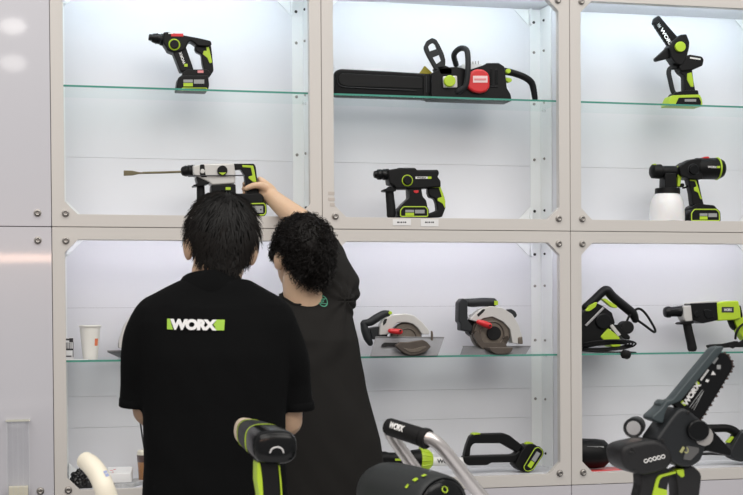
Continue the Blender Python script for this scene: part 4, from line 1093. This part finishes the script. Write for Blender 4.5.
# leaflet under the cup and the small carton
bm = bmesh.new(); a, b = zp(k8, 40, 405, .07), zp(k8, 268, 405, .07)
prism(bm, [(a.x-.03, .045), (b.x, .045), (b.x+.006, .085), (a.x-.03, .095)], 0, .0022, .0004, .002)
for v in bm.verts: v.co = Vector((v.co.x, v.co.z, LS+v.co.y))
thing('leaflet', bm, PAPER, 'white folded leaflet lying flat in front of the paper cup', 'leaflet', loc=(a.x, .07, LS))
a, b, t_ = zp(k8, 10, 395, .14), zp(k8, 152, 395, .14), zp(k8, 100, 228, .14)
bm = bmesh.new(); box(bm, (a.x, .12, LS), (b.x, .16, t_.z), .001); cb = thing('carton', bm, PAPER, 'small white carton with black printing, half behind the left cabinet post', 'box', loc=((a.x+b.x)/2, .14, LS))
def front(zm, name, quads, Y, M, par, dy=.0008):
    b_ = bmesh.new()
    for q in quads: prism(b_, [((lambda p: (p.x, p.z))(zp(zm, u, v, Y))) for u, v in q], Y-dy, Y+.001, .0002, 0)
    return obj(name, b_, M, par)
rc = lambda u0, v0, u1, v1: [(u0, v0), (u1, v0), (u1, v1), (u0, v1)]
front(k8, 'black_print', [rc(60, 236, 120, 250), rc(118, 232, 150, 266), rc(60, 318, 148, 332), rc(146, 262, 152, 388)]+[rc(64+i*13, 268, 70+i*13, 318) for i in range(6)]+[rc(70, 376, 136, 386)], .12, INK, cb)
# things on the floor of the lower left cabinet
k6 = (60, 440, 8.255)
rn = random.Random(5); bm = bmesh.new(); bmesh.ops.create_icosphere(bm, subdivisions=5, radius=1)
c = zp(k6, 192, 430, .075); sx = 104/8.255/SC(85, 485, .08)
for v in bm.verts:
    d = v.co.normalized(); n1 = noise.noise(d*2.2+Vector((3, 1, 0))); n2 = abs(noise.noise(d*5+Vector((0, 4, 2)))); n3 = abs(noise.noise(d*11))
    rr = 1+.30*n1-.30*n2-.14*n3; v.co = Vector((c.x+d.x*sx*rr, .078+d.y*.042*rr, max(LF, LF+.030+d.z*.040*rr)))
bm2 = mat('black bin liner film', (.008, .008, .009), .22, bump=.4, scale=60)
thing('plastic_bag', bm, bm2, 'crumpled black plastic bag on the lower left cabinet floor', 'bag', loc=(c.x, .078, LF), ang=60)
def sheet(name, zm, pts, z0, th, M, label, cat, bend=0):
    w = [P(zm[0]+u/zm[2], 327, y) for u, y in pts]
    b_ = bmesh.new(); prism(b_, [(p.x, y) for p, (u, y) in zip(w, pts)], 0, th, min(.0006, th/3), .003)
    cx_ = sum(p.x for p in w)/len(w)
    for v in b_.verts: v.co = Vector((v.co.x, v.co.z, z0+v.co.y+bend*max(0, v.co.x-cx_)**2))
    return thing(name, b_, M, label, cat, loc=(cx_, pts[0][1], z0))
sheet('newspaper', k6, [(440, .035), (600, .038), (690, .12), (640, .2), (440, .19)], LF, .012, mat('printed grey paper', (.42, .43, .44), .7, var=.45, scale=90), 'grey printed paper lying under the white paper parcel', 'paper', .4)
b_ = bmesh.new(); a, b, t_ = zp(k6, 400, 345, .10), zp(k6, 585, 345, .10), zp(k6, 500, 236, .10); zb_ = LF+.0125
prism(b_, [(a.x, .07), (b.x, .07), (b.x+.012, .16), (a.x, .17)], zb_, t_.z, .004, .006)
for v in b_.verts:
    y, z = v.co.z, v.co.y; lift = (z-zb_)/(t_.z-zb_)
    v.co = Vector((v.co.x+.004*noise.noise(Vector((v.co.x*40, y*40, z*40))), y, zb_+(t_.z-zb_)*lift*(.72+.28*min(1, max(0, (y-.07)/.07)))))
pc = thing('paper_parcel', b_, PAPER, 'white folded paper parcel with pink print beside the iced coffee', 'paper', loc=((a.x+b.x)/2, .12, zb_))
b_ = bmesh.new()
for i, (u, v, du) in enumerate(((412, 248, 24), (440, 240, 22), (428, 262, 16))):
    p = zp(k6, u, v, .066); box(b_, (p.x, .0683+.0015*i, p.z-.003), (p.x+du/8.255/SC(120, 470, .07), .0720+.0015*i, p.z-.001))
obj('pink_print', b_, PINK, pc)
Y = .16; c = P(147.5, 470, Y); c.z = LF; s_ = 1/SC(147, 470, Y); r = 10.5*s_
zc = lambda py: P(147.5, py, Y).z
e = empty('iced_coffee', c, 'plastic cup of iced coffee with a dark band, behind the man in black', 'drink')
def vl(name, secs, M, par, n=32):
    b_ = bmesh.new(); lathe(b_, [(Vector((c.x, Y, z)), rr) for z, rr in secs], n); return obj(name, b_, M, par)
vl('coffee', [(LF, r*.80), (LF+.002, r*.84), (zc(461), r*.96)], mat('milky coffee', (.36, .17, .065), .25), e)
vl('dark_band', [(zc(461.5), r*.985), (zc(454.6), r*1.02)], mat('dark brown coffee', (.055, .022, .016), .3), e)
vl('milk_foam', [(zc(454.5), r*1.0), (zc(451), r*.96), (zc(449.8), r*.80)], CREAM, e)
vl('clear_cup', [(LF+.0005, r*.86), (zc(452), r*1.06), (zc(451.5), r*1.10), (zc(451), r*1.06)], CLEAR, e)
b_ = bmesh.new(); tube(b_, [P(139.8, 419, Y), P(142.2, 436, Y), P(144.6, 450, Y)], .0032, 10, 0, 'flat'); obj('straw', b_, INK, e)
# clear holder on the left wall panel
a, b = P(6.5, 430, -.055), P(29, 430, -.055); zt, zb_ = P(18, 421.5, -.055).z, .56
e = empty('wall_mounted_holder', ((a.x+b.x)/2, -.004, zb_), 'clear acrylic card holder fixed to the left wall panel', 'holder')
b_ = bmesh.new(); t = .003
box(b_, (a.x, -.058, zb_), (b.x, -.055, zt)); box(b_, (a.x, -.0555, zb_), (a.x+t, -.004, zt)); box(b_, (b.x-t, -.0555, zb_), (b.x, -.004, zt)); box(b_, (a.x+t, -.007, zb_), (b.x-t, -.004, zt)); box(b_, (a.x+t, -.055, zb_), (b.x-t, -.007, zb_+.003))
obj('acrylic_box', b_, CLEAR, e)
b_ = bmesh.new(); EDGE = mat('acrylic edge', (.60, .60, .52), .2)
box(b_, (a.x-.003, -.060, zt), (b.x+.004, -.0535, zt+.0035)); box(b_, (a.x-.003, -.0535, zt), (a.x+.001, -.002, zt+.0035)); box(b_, (b.x, -.0535, zt), (b.x+.004, -.002, zt+.0035)); box(b_, (a.x+.001, -.0075, zt), (b.x, -.002, zt+.0035))
obj('rim', b_, EDGE, e)
b_ = bmesh.new()
for i in range(4): box(b_, (a.x+.003+i*.0205*(b.x-a.x)/.09, -.0588, zb_), (a.x+.0036+i*.0205*(b.x-a.x)/.09, -.058, zt-.004))
for xx in (a.x-.0002, b.x-.0008): box(b_, (xx, -.0589, zb_), (xx+.001, -.0578, zt))
obj('crease', b_, mat('acrylic crease', (.66, .68, .70), .25), e)
zc_ = P(18, 487, -.05).z
bm = bmesh.new()
for i in range(12): z = zc_-.0036*(i+1); box(bm, (a.x+.005+.0006*(i % 2), -.0535, z), (b.x-.005-.0005*(i % 3), -.012, z+.0033))
box(bm, (a.x+.005, -.0535, zb_+.004), (b.x-.005, -.012, zc_-.0036*12))
thing('card_stack', bm, mat('cream card', (.72, .68, .55), .6), 'stack of cream cards inside the clear holder', 'cards', loc=((a.x+b.x)/2, -.03, zb_+.004))
# price tags hung on the rail, small stickers on the post
for i, (u0, v0, u1, v1, tl) in enumerate(((172, 398, 284, 436, .0), (345, 398, 455, 442, .02))):
    zt_ = (365, 155, 6.189); p0, p1, p2_, p3 = [zp(zt_, *q, -.0015) for q in ((u0, v0), (u1, v0), (u1, v1), (u0, v1))]
    bm = bmesh.new(); prism(bm, [(p.x, p.z) for p in (p0, p1, p2_, p3)], -.0016, -.0002, .0003, .001)
    o = thing('price_tag', bm, PAPER, ('white price tag on the rail under the side handle of the cordless hammer', 'white price tag on the rail under the rear grip of the cordless hammer')[i], 'price tag', 'price tags on the middle rail', loc=((p0.x+p1.x)/2, -.001, p2_.z))
    b_ = bmesh.new(); L = (u1-u0)
    for q, (f0, f1) in enumerate(((.24, .34), (.37, .41), (.44, .52), (.56, .62), (.65, .74))):
        prism(b_, [(zp(zt_, u0+L*f, v0+14+dv, -.0015).x, zp(zt_, u0+L*f, v0+14+dv, -.0015).z) for f, dv in ((f0, 0), (f1, 0), (f1, 9), (f0, 9))], -.0019, -.001, 0, 0)
    obj('print', b_, INK, o)
for i, (y, x0, x1) in enumerate(((191.5, 328.2, 334.5), (197.5, 328.2, 334.8), (203, 330, 334.8))):
    bm = bmesh.new(); p, q = P(x0, y, -.001), P(x1, y+3.4, -.001); prism(bm, [(p.x, p.z), (q.x, p.z), (q.x, q.z), (p.x, q.z)], -.0010, -.0002, .0002, .0008)
    o = thing('sticker', bm, mat('pale sticker', (.52, .47, .43), .5), ('topmost of three small pale stickers on the middle post', 'middle one of three small pale stickers on the middle post', 'lowest of three small pale stickers on the middle post')[i], 'sticker', 'stickers on the middle post', loc=((p.x+q.x)/2, -.001, q.z))

# ------------------------------------------------------------------ tools on the near counter
CT = .9402
ZA = (600, 340, 3.194); ZBB = (615, 400, 5.211); ZCC = (660, 340, 6.19)
T = Tool('pruning_saw', 'big black one hand pruning saw in front, with guide bar pointing up right', 'power tool', -2.55, ZA, (200, 700), CT)
def zoom(T, z): T.k *= T.zoom[2]/z[2]; T.zoom = z
zoom(T, ZCC)
bl = T.prism('guide_bar', [(66, 392), (120, 372), (372, 72), (404, 90), (432, 128), (440, 165), (425, 200), (262, 470), (228, 500), (150, 470)], -.006, .006, BLKG, .0015, .006)
ch = bmesh.new()
path = [(392, 78), (420, 104), (440, 142), (440, 172), (424, 204), (396, 250), (364, 304), (330, 360), (296, 416), (262, 470), (236, 508)]
cp = catmull([Vector((*p, 0)) for p in path], 4)
tube(ch, [T.w(p.x, p.y) for p in cp], 7*T.k, 8, 0, 'flat')
obj('chain', ch, mat('brown chain steel', (.085, .05, .04), .4, .7), bl)
tb = bmesh.new()
for i in range(1, len(cp)-1, 2):
    d = (cp[i+1]-cp[i-1]).normalized(); n_ = Vector((-d.y, d.x, 0)); n_ = n_ if n_.x > 0 else -n_; p = cp[i]
    pts = [p-d*10, p-d*7+n_*9, p-d*1+n_*13, p+d*5+n_*6, p+d*9]
    prism(tb, T.xz([(q.x, q.y) for q in pts]), T.Y-.0035+(.002 if i % 4 == 1 else -.002), T.Y+.0035, .0006, .0008)
obj('chain_teeth', tb, mat('brown chain steel', (.085, .05, .04), .4, .7), bl)
T.prism('bar_cover', [(-20, 392), (-4, 372), (40, 372), (60, 362), (322, 44), (366, 36), (374, 50), (362, 72), (104, 380), (60, 396), (30, 410), (-14, 414)], -.014, .016, TEAL, .004, .006)
A_ = 48
T.text('logo', 'WORX', 153, 413, 158, 35, 53.5, -.0064, LWH, bl, .06)
T.prism('logo_block', [(206, 262), (218, 250), (236, 266), (228, 282), (212, 280)], -.0068, -.004, GRN, .0002, 0, bl); T.prism('logo_block', [(118, 384), (132, 372), (152, 400), (142, 408)], -.0066, -.004, GRN, .0002, 0, bl)
T.text('blade_print', 'IIIIIII', 246, 252, 76, 12, 51, -.0064, LWH, bl, .04)
T.text('blade_print', 'IIIIII', 324, 150, 44, 20, 51, -.0064, LGR, bl, .06)
for q, (u, v) in enumerate(((284, 248), (320, 208), (352, 164))):
    T.prism('warning_sign', ([(u-14, v+8), (u+4, v+14), (u+12, v-4), (u+2, v-2), (u-4, v-8)], [(u-14, v+8), (u+16, v+6), (u-2, v-18)], rc(u-10, v-10, u+14, v+16))[q], -.0064, -.004, LWH if q < 2 else LGR, .0002, 0, bl)
for j in range(3):
    T.prism('fine_print', [(172+j*13, 414+j*9), (252+j*13-j*j*6, 306+j*9), (255+j*13-j*j*6, 308+j*9), (175+j*13, 416+j*9)], -.0064, -.004, LGR, .0002, 0, bl)
zoom(T, ZBB)
T.prism('gear_case', [(172, 200), (196, 168), (250, 90), (290, 44), (316, 36), (350, 52), (420, 110), (440, 190), (424, 260), (404, 312), (345, 345), (285, 335), (240, 300), (200, 235)], -.034, .034, mat('gear case plastic', (.014, .016, .018), .42, bump=.15, scale=700, spec=.35), .009, .014)
T.prism('adjuster_block', [(170, 80), (215, 40), (246, -6), (262, 10), (236, 62), (226, 120), (190, 108), (168, 96)], -.022, .022, TEAL, .005)
T.disc('case_screw', 338, 58, 9, -.0365, -.033, DARKBOLT)
T.prism('cap_crescent', [(448, 138), (464, 170), (462, 200), (446, 222), (420, 232), (390, 222), (376, 206), (410, 200), (436, 176)], -.0372, -.030, mat('pale grey plastic', (.32, .31, .30), .5), .001, .003)
T.disc('sprocket_cap', 382, 150, 55, -.044, -.033, BLKG, None, .003)
T.prism('case_label', [(330, 230), (392, 240), (392, 262), (350, 305), (312, 300)], -.0355, -.030, mat('grey decal', (.10, .10, .10), .4), .0003, .002)
T.prism('lock_sign', [(292, 262), (310, 232), (320, 240), (304, 268)], -.0362, -.030, mat('olive print', (.36, .36, .16), .5), .0003, .001)
bm = bmesh.new(); tube(bm, [T.w(318, 262, -.0355), T.w(330, 266, -.0355), T.w(336, 252, -.0355), T.w(330, 240, -.0355)], .0012, 6, 4); obj('lock_sign', bm, mat('olive print', (.36, .36, .16), .5), T.root)
zoom(T, ZA)
T.prism('blade_guard', [(302, 264), (322, 268), (340, 276), (410, 352), (404, 370), (330, 352), (318, 356), (300, 330)], -.016, .016, BLKG, .004)
zoom(T, ZBB)
SOFT = mat('soft grey plastic', (.013, .013, .014), .5, bump=.2, scale=500, spec=.32)
mo = T.prism('motor_housing', [(-12, 262), (0, 236), (28, 222), (120, 202), (180, 198), (240, 236), (262, 300), (230, 352), (110, 385), (60, 372), (10, 345), (-6, 310)], -.038, .038, SOFT, .014, .012)
for sl_ in [([(160, 206), (178, 204), (196, 222), (180, 226)], -.036, -.03), ([(192, 196), (206, 194), (222, 212), (208, 216)], -.036, -.03), ([(34, 238), (46, 234), (64, 252), (60, 262), (48, 256)], -.0395, -.034), ([(26, 258), (44, 256), (58, 268), (36, 274)], -.0395, -.034), ([(50, 358), (64, 354), (74, 366), (60, 374)], -.0395, -.034)]: T.prisms('vent_slot', [sl_], DARKBOLT, .001, .003, mo)
for u, v in ((115, 307), (138, 301), (160, 295), (182, 290), (204, 285)): T.ring('white_ring', u, v, 8.5, 2.2, -.0382, LWH, mo)
bm = bmesh.new()   # round lamp standing off behind the housing
ax = (Vector((-.50, -.86, -.02))).normalized(); c = T.w(131, 152, .03)
lathe(bm, [(c-ax*.06, 42*T.k), (c-ax*.05, 46*T.k), (c-ax*.01, 48*T.k), (c, 49*T.k), (c+ax*.002, 46*T.k), (c+ax*.001, 36*T.k), (c-ax*.002, 34*T.k), (c-ax*.020, 33*T.k), (c-ax*.021, 12*T.k)], 32); lp = obj('lamp', bm, GRY, T.root)
bm = bmesh.new(); lathe(bm, [(c-ax*.001, 34*T.k), (c-ax*.003, 30*T.k), (c-ax*.008, 20*T.k), (c-ax*.012, 9*T.k), (c-ax*.006, 8*T.k), (c-ax*.005, 2*T.k)], 32); obj('chrome_reflector', bm, mat('satin chrome', (.92, .92, .92), .28, 1), lp)
H = T.prism('handle', [(112, 380), (250, 345), (272, 380), (252, 440), (240, 520), (232, 760), (80, 760), (98, 520), (116, 440)], -.020, .020, SOFT, .006)
T.prism('green_inlay', [(172, 470), (190, 400), (205, 384), (290, 364), (292, 376), (218, 396), (206, 410), (196, 450), (246, 462), (240, 520), (222, 580), (150, 580)], -.0228, -.012, GRN, .002, .003, H)
T.prism('trigger', [(212, 412), (246, 400), (262, 420), (252, 460), (204, 448)], -.011, .011, BLKG, .003)
T.prism('green_tab', [(292, 358), (330, 350), (334, 392), (318, 398), (294, 376)], -.024, .0, GRN, .002)
T.prism('front_guard', [(286, 366), (345, 340), (384, 338), (420, 374), (424, 396), (410, 520), (384, 700), (300, 700), (306, 560), (300, 440)], -.022, .020, SOFT, .006)
T.prism('battery', [(70, 760), (70, 700), (240, 700), (400, 700), (410, 760), (410, 3000), (60, 3000)], -.036, .036, BLK, .008)

# tool seen from its rear end, in front of the man in black
zf = (225, 405, 5.5)
T = Tool('heat_gun', 'black glossy power tool with beige nose cap in front of the black polo', 'power tool', -2.45, zf, (250, 520), CT)
def rsec(bm, secs, e=3.0, n=36):
    L = []
    for u, v, hw, hh, dy in secs:
        c = P(zf[0]+u/zf[2], zf[1]+v/zf[2], T.Y+dy); k = 1/(zf[2]*SC(270, 440, T.Y+dy))
        L.append([bm.verts.new((c.x+hw*k*math.copysign(abs(math.cos(t))**(2/e), math.cos(t))+.0*hh, c.y, c.z+hh*k*math.copysign(abs(math.sin(t))**(2/e), math.sin(t)))) for t in (2*PI*q/n for q in range(n))])
    for a, b in zip(L, L[1:]):
        for q in range(n): bm.faces.new((a[q-1], a[q], b[q], b[q-1]))
    bm.faces.new(L[0]); bm.faces.new(L[-1][::-1])
bm = bmesh.new(); rsec(bm, [(104, 140, 30, 42, .222), (102, 140, 46, 60, .218), (103, 141, 54, 70, .20), (122, 149, 64, 75, .165)], 2.2); obj('nose_cap', bm, TAN, T.root)
bm = bmesh.new(); rsec(bm, [(128, 152, 60, 68, .166), (130, 153, 66, 74, .160), (170, 172, 88, 84, .11), (196, 186, 98, 88, .075), (212, 194, 102, 90, .06)], 2.6); bd = obj('barrel', bm, GRY, T.root)
bm = bmesh.new(); rsec(bm, [(140, 158, 74, 79, .150), (143, 159.5, 76, 80, .146)], 2.6); obj('green_band', bm, GRN, bd)
bm = bmesh.new(); rsec(bm, [(212, 194, 104, 91, .061), (216, 196, 105, 92, .056)], 2.7); obj('green_band', bm, GRN, bd)
bm = bmesh.new(); rsec(bm, [(216, 196, 102, 90, .057), (240, 210, 112, 92, .03), (266, 226, 118, 93, .008), (276, 232, 118, 92, -.004), (281, 236, 112, 86, -.012), (284, 238, 98, 74, -.016), (285, 239, 60, 45, -.018)], 3.0); rc_ = obj('rear_cap', bm, BLKG, T.root)
def fz(u, v, dy): return P(zf[0]+u/zf[2], zf[1]+v/zf[2], T.Y+dy)
bm = bmesh.new(); tube(bm, [fz(248, 262, -.0185), fz(258, 242, -.0185), fz(285, 232, -.0185), fz(312, 240, -.0185), fz(322, 262, -.0185)], .0016, 8, 5); obj('highlight_arc', bm, mat('painted highlight', (.5, .5, .5), .3), rc_)  # highlight of the glossy cap, drawn as a pale grey arc
H = T.prism('handle', [(182, 300), (300, 300), (306, 400), (316, 520), (316, 3000), (200, 3000), (196, 480), (184, 380)], .0, .06, BLK, .008)
T.prism('green_edge', [(178, 316), (192, 316), (204, 400), (210, 500), (214, 700), (196, 700), (190, 500), (176, 420)], -.003, .05, GRN, .003, .003, H)
T.prism('green_edge', [(292, 330), (302, 330), (310, 420), (318, 520), (322, 700), (308, 700), (306, 520), (300, 420)], -.003, .05, GRN, .003, .003, H)
T.prism('foot', [(140, 720), (370, 720), (370, 3000), (140, 3000)], -.05, .09, BLK, .008)

# folding handle bar with foam grip
zm = (345, 405, 4.794); Yh = -2.40
T = Tool('handle_bar', 'silver bent tube handle with a black foam grip, leaning right in front', 'handle', Yh, zm, (600, 700), CT)
def hp(u, v, dy): return P(zm[0]+u/zm[2], zm[1]+v/zm[2], Yh+dy)
g0, g1 = hp(206, 102, .05), hp(398, 164, -.02); d_ = (g1-g0).normalized(); rg = 41*T.k; LG = (g1-g0).length
bm = bmesh.new(); lathe(bm, [(g0-d_*.004, rg*.55), (g0-d_*.002, rg*.85), (g0+d_*.004, rg), (g0+d_*LG*.80, rg*1.04), (g0+d_*LG*.84, rg*1.04), (g0+d_*LG*.85, rg*.98), (g0+d_*LG*.87, rg*.98), (g0+d_*LG*.88, rg*1.14), (g0+d_*LG*.97, rg*1.18), (g0+d_*LG, rg*1.12), (g0+d_*LG*.99, rg*.8)], 36)
gp = obj('foam_grip', bm, RUB, T.root)
TUBEM = mat('satin aluminium tube', (.60, .575, .565), .30, .65, bump=.03, scale=200)
bm = bmesh.new(); rt = 31*T.k
tube(bm, [hp(375, 150, -.015), hp(412, 164, -.02), hp(460, 200, -.02), hp(530, 285, -.01), hp(610, 385, 0), hp(690, 480, .01), hp(780, 610, .02)]+[Vector((hp(800, 600, .02).x, Yh+.02, CT))], rt, 18, 6, 'flat'); clampz(bm, CT); obj('tube_arm', bm, TUBEM, T.root)
bm = bmesh.new()
tube(bm, [hp(216, 128, .05), hp(232, 160, .055), hp(275, 222, .06), hp(340, 312, .07), hp(420, 420, .08), hp(520, 560, .09)]+[Vector((hp(560, 600, .09).x, Yh+.09, CT))], rt*.95, 18, 6, 'flat'); clampz(bm, CT); obj('tube_arm', bm, TUBEM, T.root)
# white word wrapped on the grip
bm = text_bm('WORX', .05); bmesh.ops.subdivide_edges(bm, edges=bm.edges, cuts=2); bmesh.ops.triangulate(bm, faces=bm.faces)
upv = (Vector((0, -.55, .83))-d_*Vector((0, -.55, .83)).dot(d_)).normalized(); sd = d_.cross(upv)
for v in bm.verts:
    a = R(62)-v.co.y*R(42); a = -a if sd.y > 0 else a
    dirv = upv*math.cos(a)+sd*math.sin(a); v.co = g0+d_*LG*(.14+.36*v.co.x)+dirv*(rg*1.045+.0006)
obj('logo', bm, LWH, gp, recalc=False)

# rounded dark housing with a green ring button
T = Tool('motor_unit', 'rounded charcoal motor unit with green dashes and a green ring button, front centre', 'power tool', -2.55, zm, (320, 700), CT)
def mp(u, v, dy): return P(zm[0]+u/zm[2], zm[1]+v/zm[2], -2.55+dy)
p0, p1 = mp(152, 408, .13), mp(472, 496, -.06); ax = (p1-p0).normalized(); Lm = (p1-p0).length; rm = 153*T.k
bm = bmesh.new(); prof = [(-.10, .30), (-.07, .55), (0, .78), (.10, .93), (.25, 1.0), (.5, 1.03), (.75, 1.02), (.93, .99), (.97, .97), (.985, .93), (.985, .90), (.95, .88), (.94, .3)]
lathe(bm, [(p0+ax*Lm*t, rm*r_) for t, r_ in prof], 56); clampz(bm, CT); mu = obj('housing', bm, mat('soft charcoal plastic', (.024, .027, .028), .5, bump=.15, scale=500, spec=.35), T.root)
bm = bmesh.new(); lathe(bm, [(p0+ax*Lm*t, rm*r_) for t, r_ in ((.93, .9), (.955, .89), (1.0, .86), (1.03, .74), (1.04, .4))], 48); fc = obj('end_cap', bm, BLKG, T.root)
upm = (Vector((0, -.35, .94))-ax*Vector((0, -.35, .94)).dot(ax)).normalized(); sdm = ax.cross(upm)
def onm(t, deg, lift=.0006, rr=1.03): a = R(deg); return p0+ax*Lm*t+(upm*math.cos(a)+sdm*math.sin(a))*(rm*rr+lift)
bm = bmesh.new()
for t0, dg, L_ in ((.85, 16, .040), (.81, 30, .05), (.78, 46, .03)):
    q = [onm(t0, dg-4), onm(t0+L_, dg-3), onm(t0+L_*.8, dg+4), onm(t0-L_*.2, dg+3)]; bm.faces.new([bm.verts.new(p) for p in q])
obj('green_dash', bm, GRN, mu, recalc=False)
cbn = p0+ax*Lm*1.02+upm*rm*.60; bm = bmesh.new(); ring(bm, cbn+ax*.004, 14*T.k, 2.6*T.k, (ax+upm*.5).normalized()); obj('ring_button', bm, GRN, fc)
bm = bmesh.new(); prism(bm, [(p0.x-.06, T.Y-.06), (p1.x+.05, T.Y-.06), (p1.x+.05, T.Y+.14), (p0.x-.06, T.Y+.14)], 0, .02, .004, .02)
for v in bm.verts: v.co = Vector((v.co.x, v.co.z, CT+v.co.y))
obj('foot', bm, BLK, T.root)

# cream hose rising at the left
kh = (60, 440, 8.255); Yc = -2.25
T = Tool('hose', 'cream curved plastic hose with blue printed marks at the lower left', 'hose', Yc, kh, (420, 700), CT)
def cp_(u, v, dy=0): return P(kh[0]+u/kh[2], kh[1]+v/kh[2], Yc+dy)
rh = 84*T.k
bm = bmesh.new(); pts = [cp_(205, 168, .06), cp_(258, 208, .04), cp_(316, 284, .02), cp_(360, 380, 0), cp_(392, 480, 0), cp_(410, 600, 0), cp_(420, 760, 0)]; pts.append(Vector((pts[-1].x+.004, Yc, CT)))
tube(bm, pts, [rh*.92, rh, rh*1.02, rh*1.04, rh*1.05, rh*1.05, rh*1.05, rh*1.05], 26, 7, 'flat'); clampz(bm, CT)
ho = obj('hose_wall', bm, CREAM, T.root)
me = ho.data; o_ = WORLD(ho); tree = BVHTree.FromPolygons([v.co+o_ for v in me.vertices], [tuple(f.vertices) for f in me.polygons])
BLU = mat('faded blue print', (.30, .36, .58), .5)
for quads in ([[(258, 108), (280, 118), (302, 132), (292, 138), (262, 124)]], [[(356, 258), (384, 250), (394, 268), (366, 278)], [(368, 282), (398, 272), (408, 296), (380, 304)]]):
    bm = bmesh.new()
    for q in quads:
        vs = []
        for u, v in q:
            p = cp_(u, v); d = (p-CAM).normalized(); h = tree.ray_cast(CAM, d)
            if h[0]: vs.append(bm.verts.new(h[0]-d*.0015))
        if len(vs) > 2: bm.faces.new(vs)
    obj('blue_print', bm, BLU, ho, recalc=False)
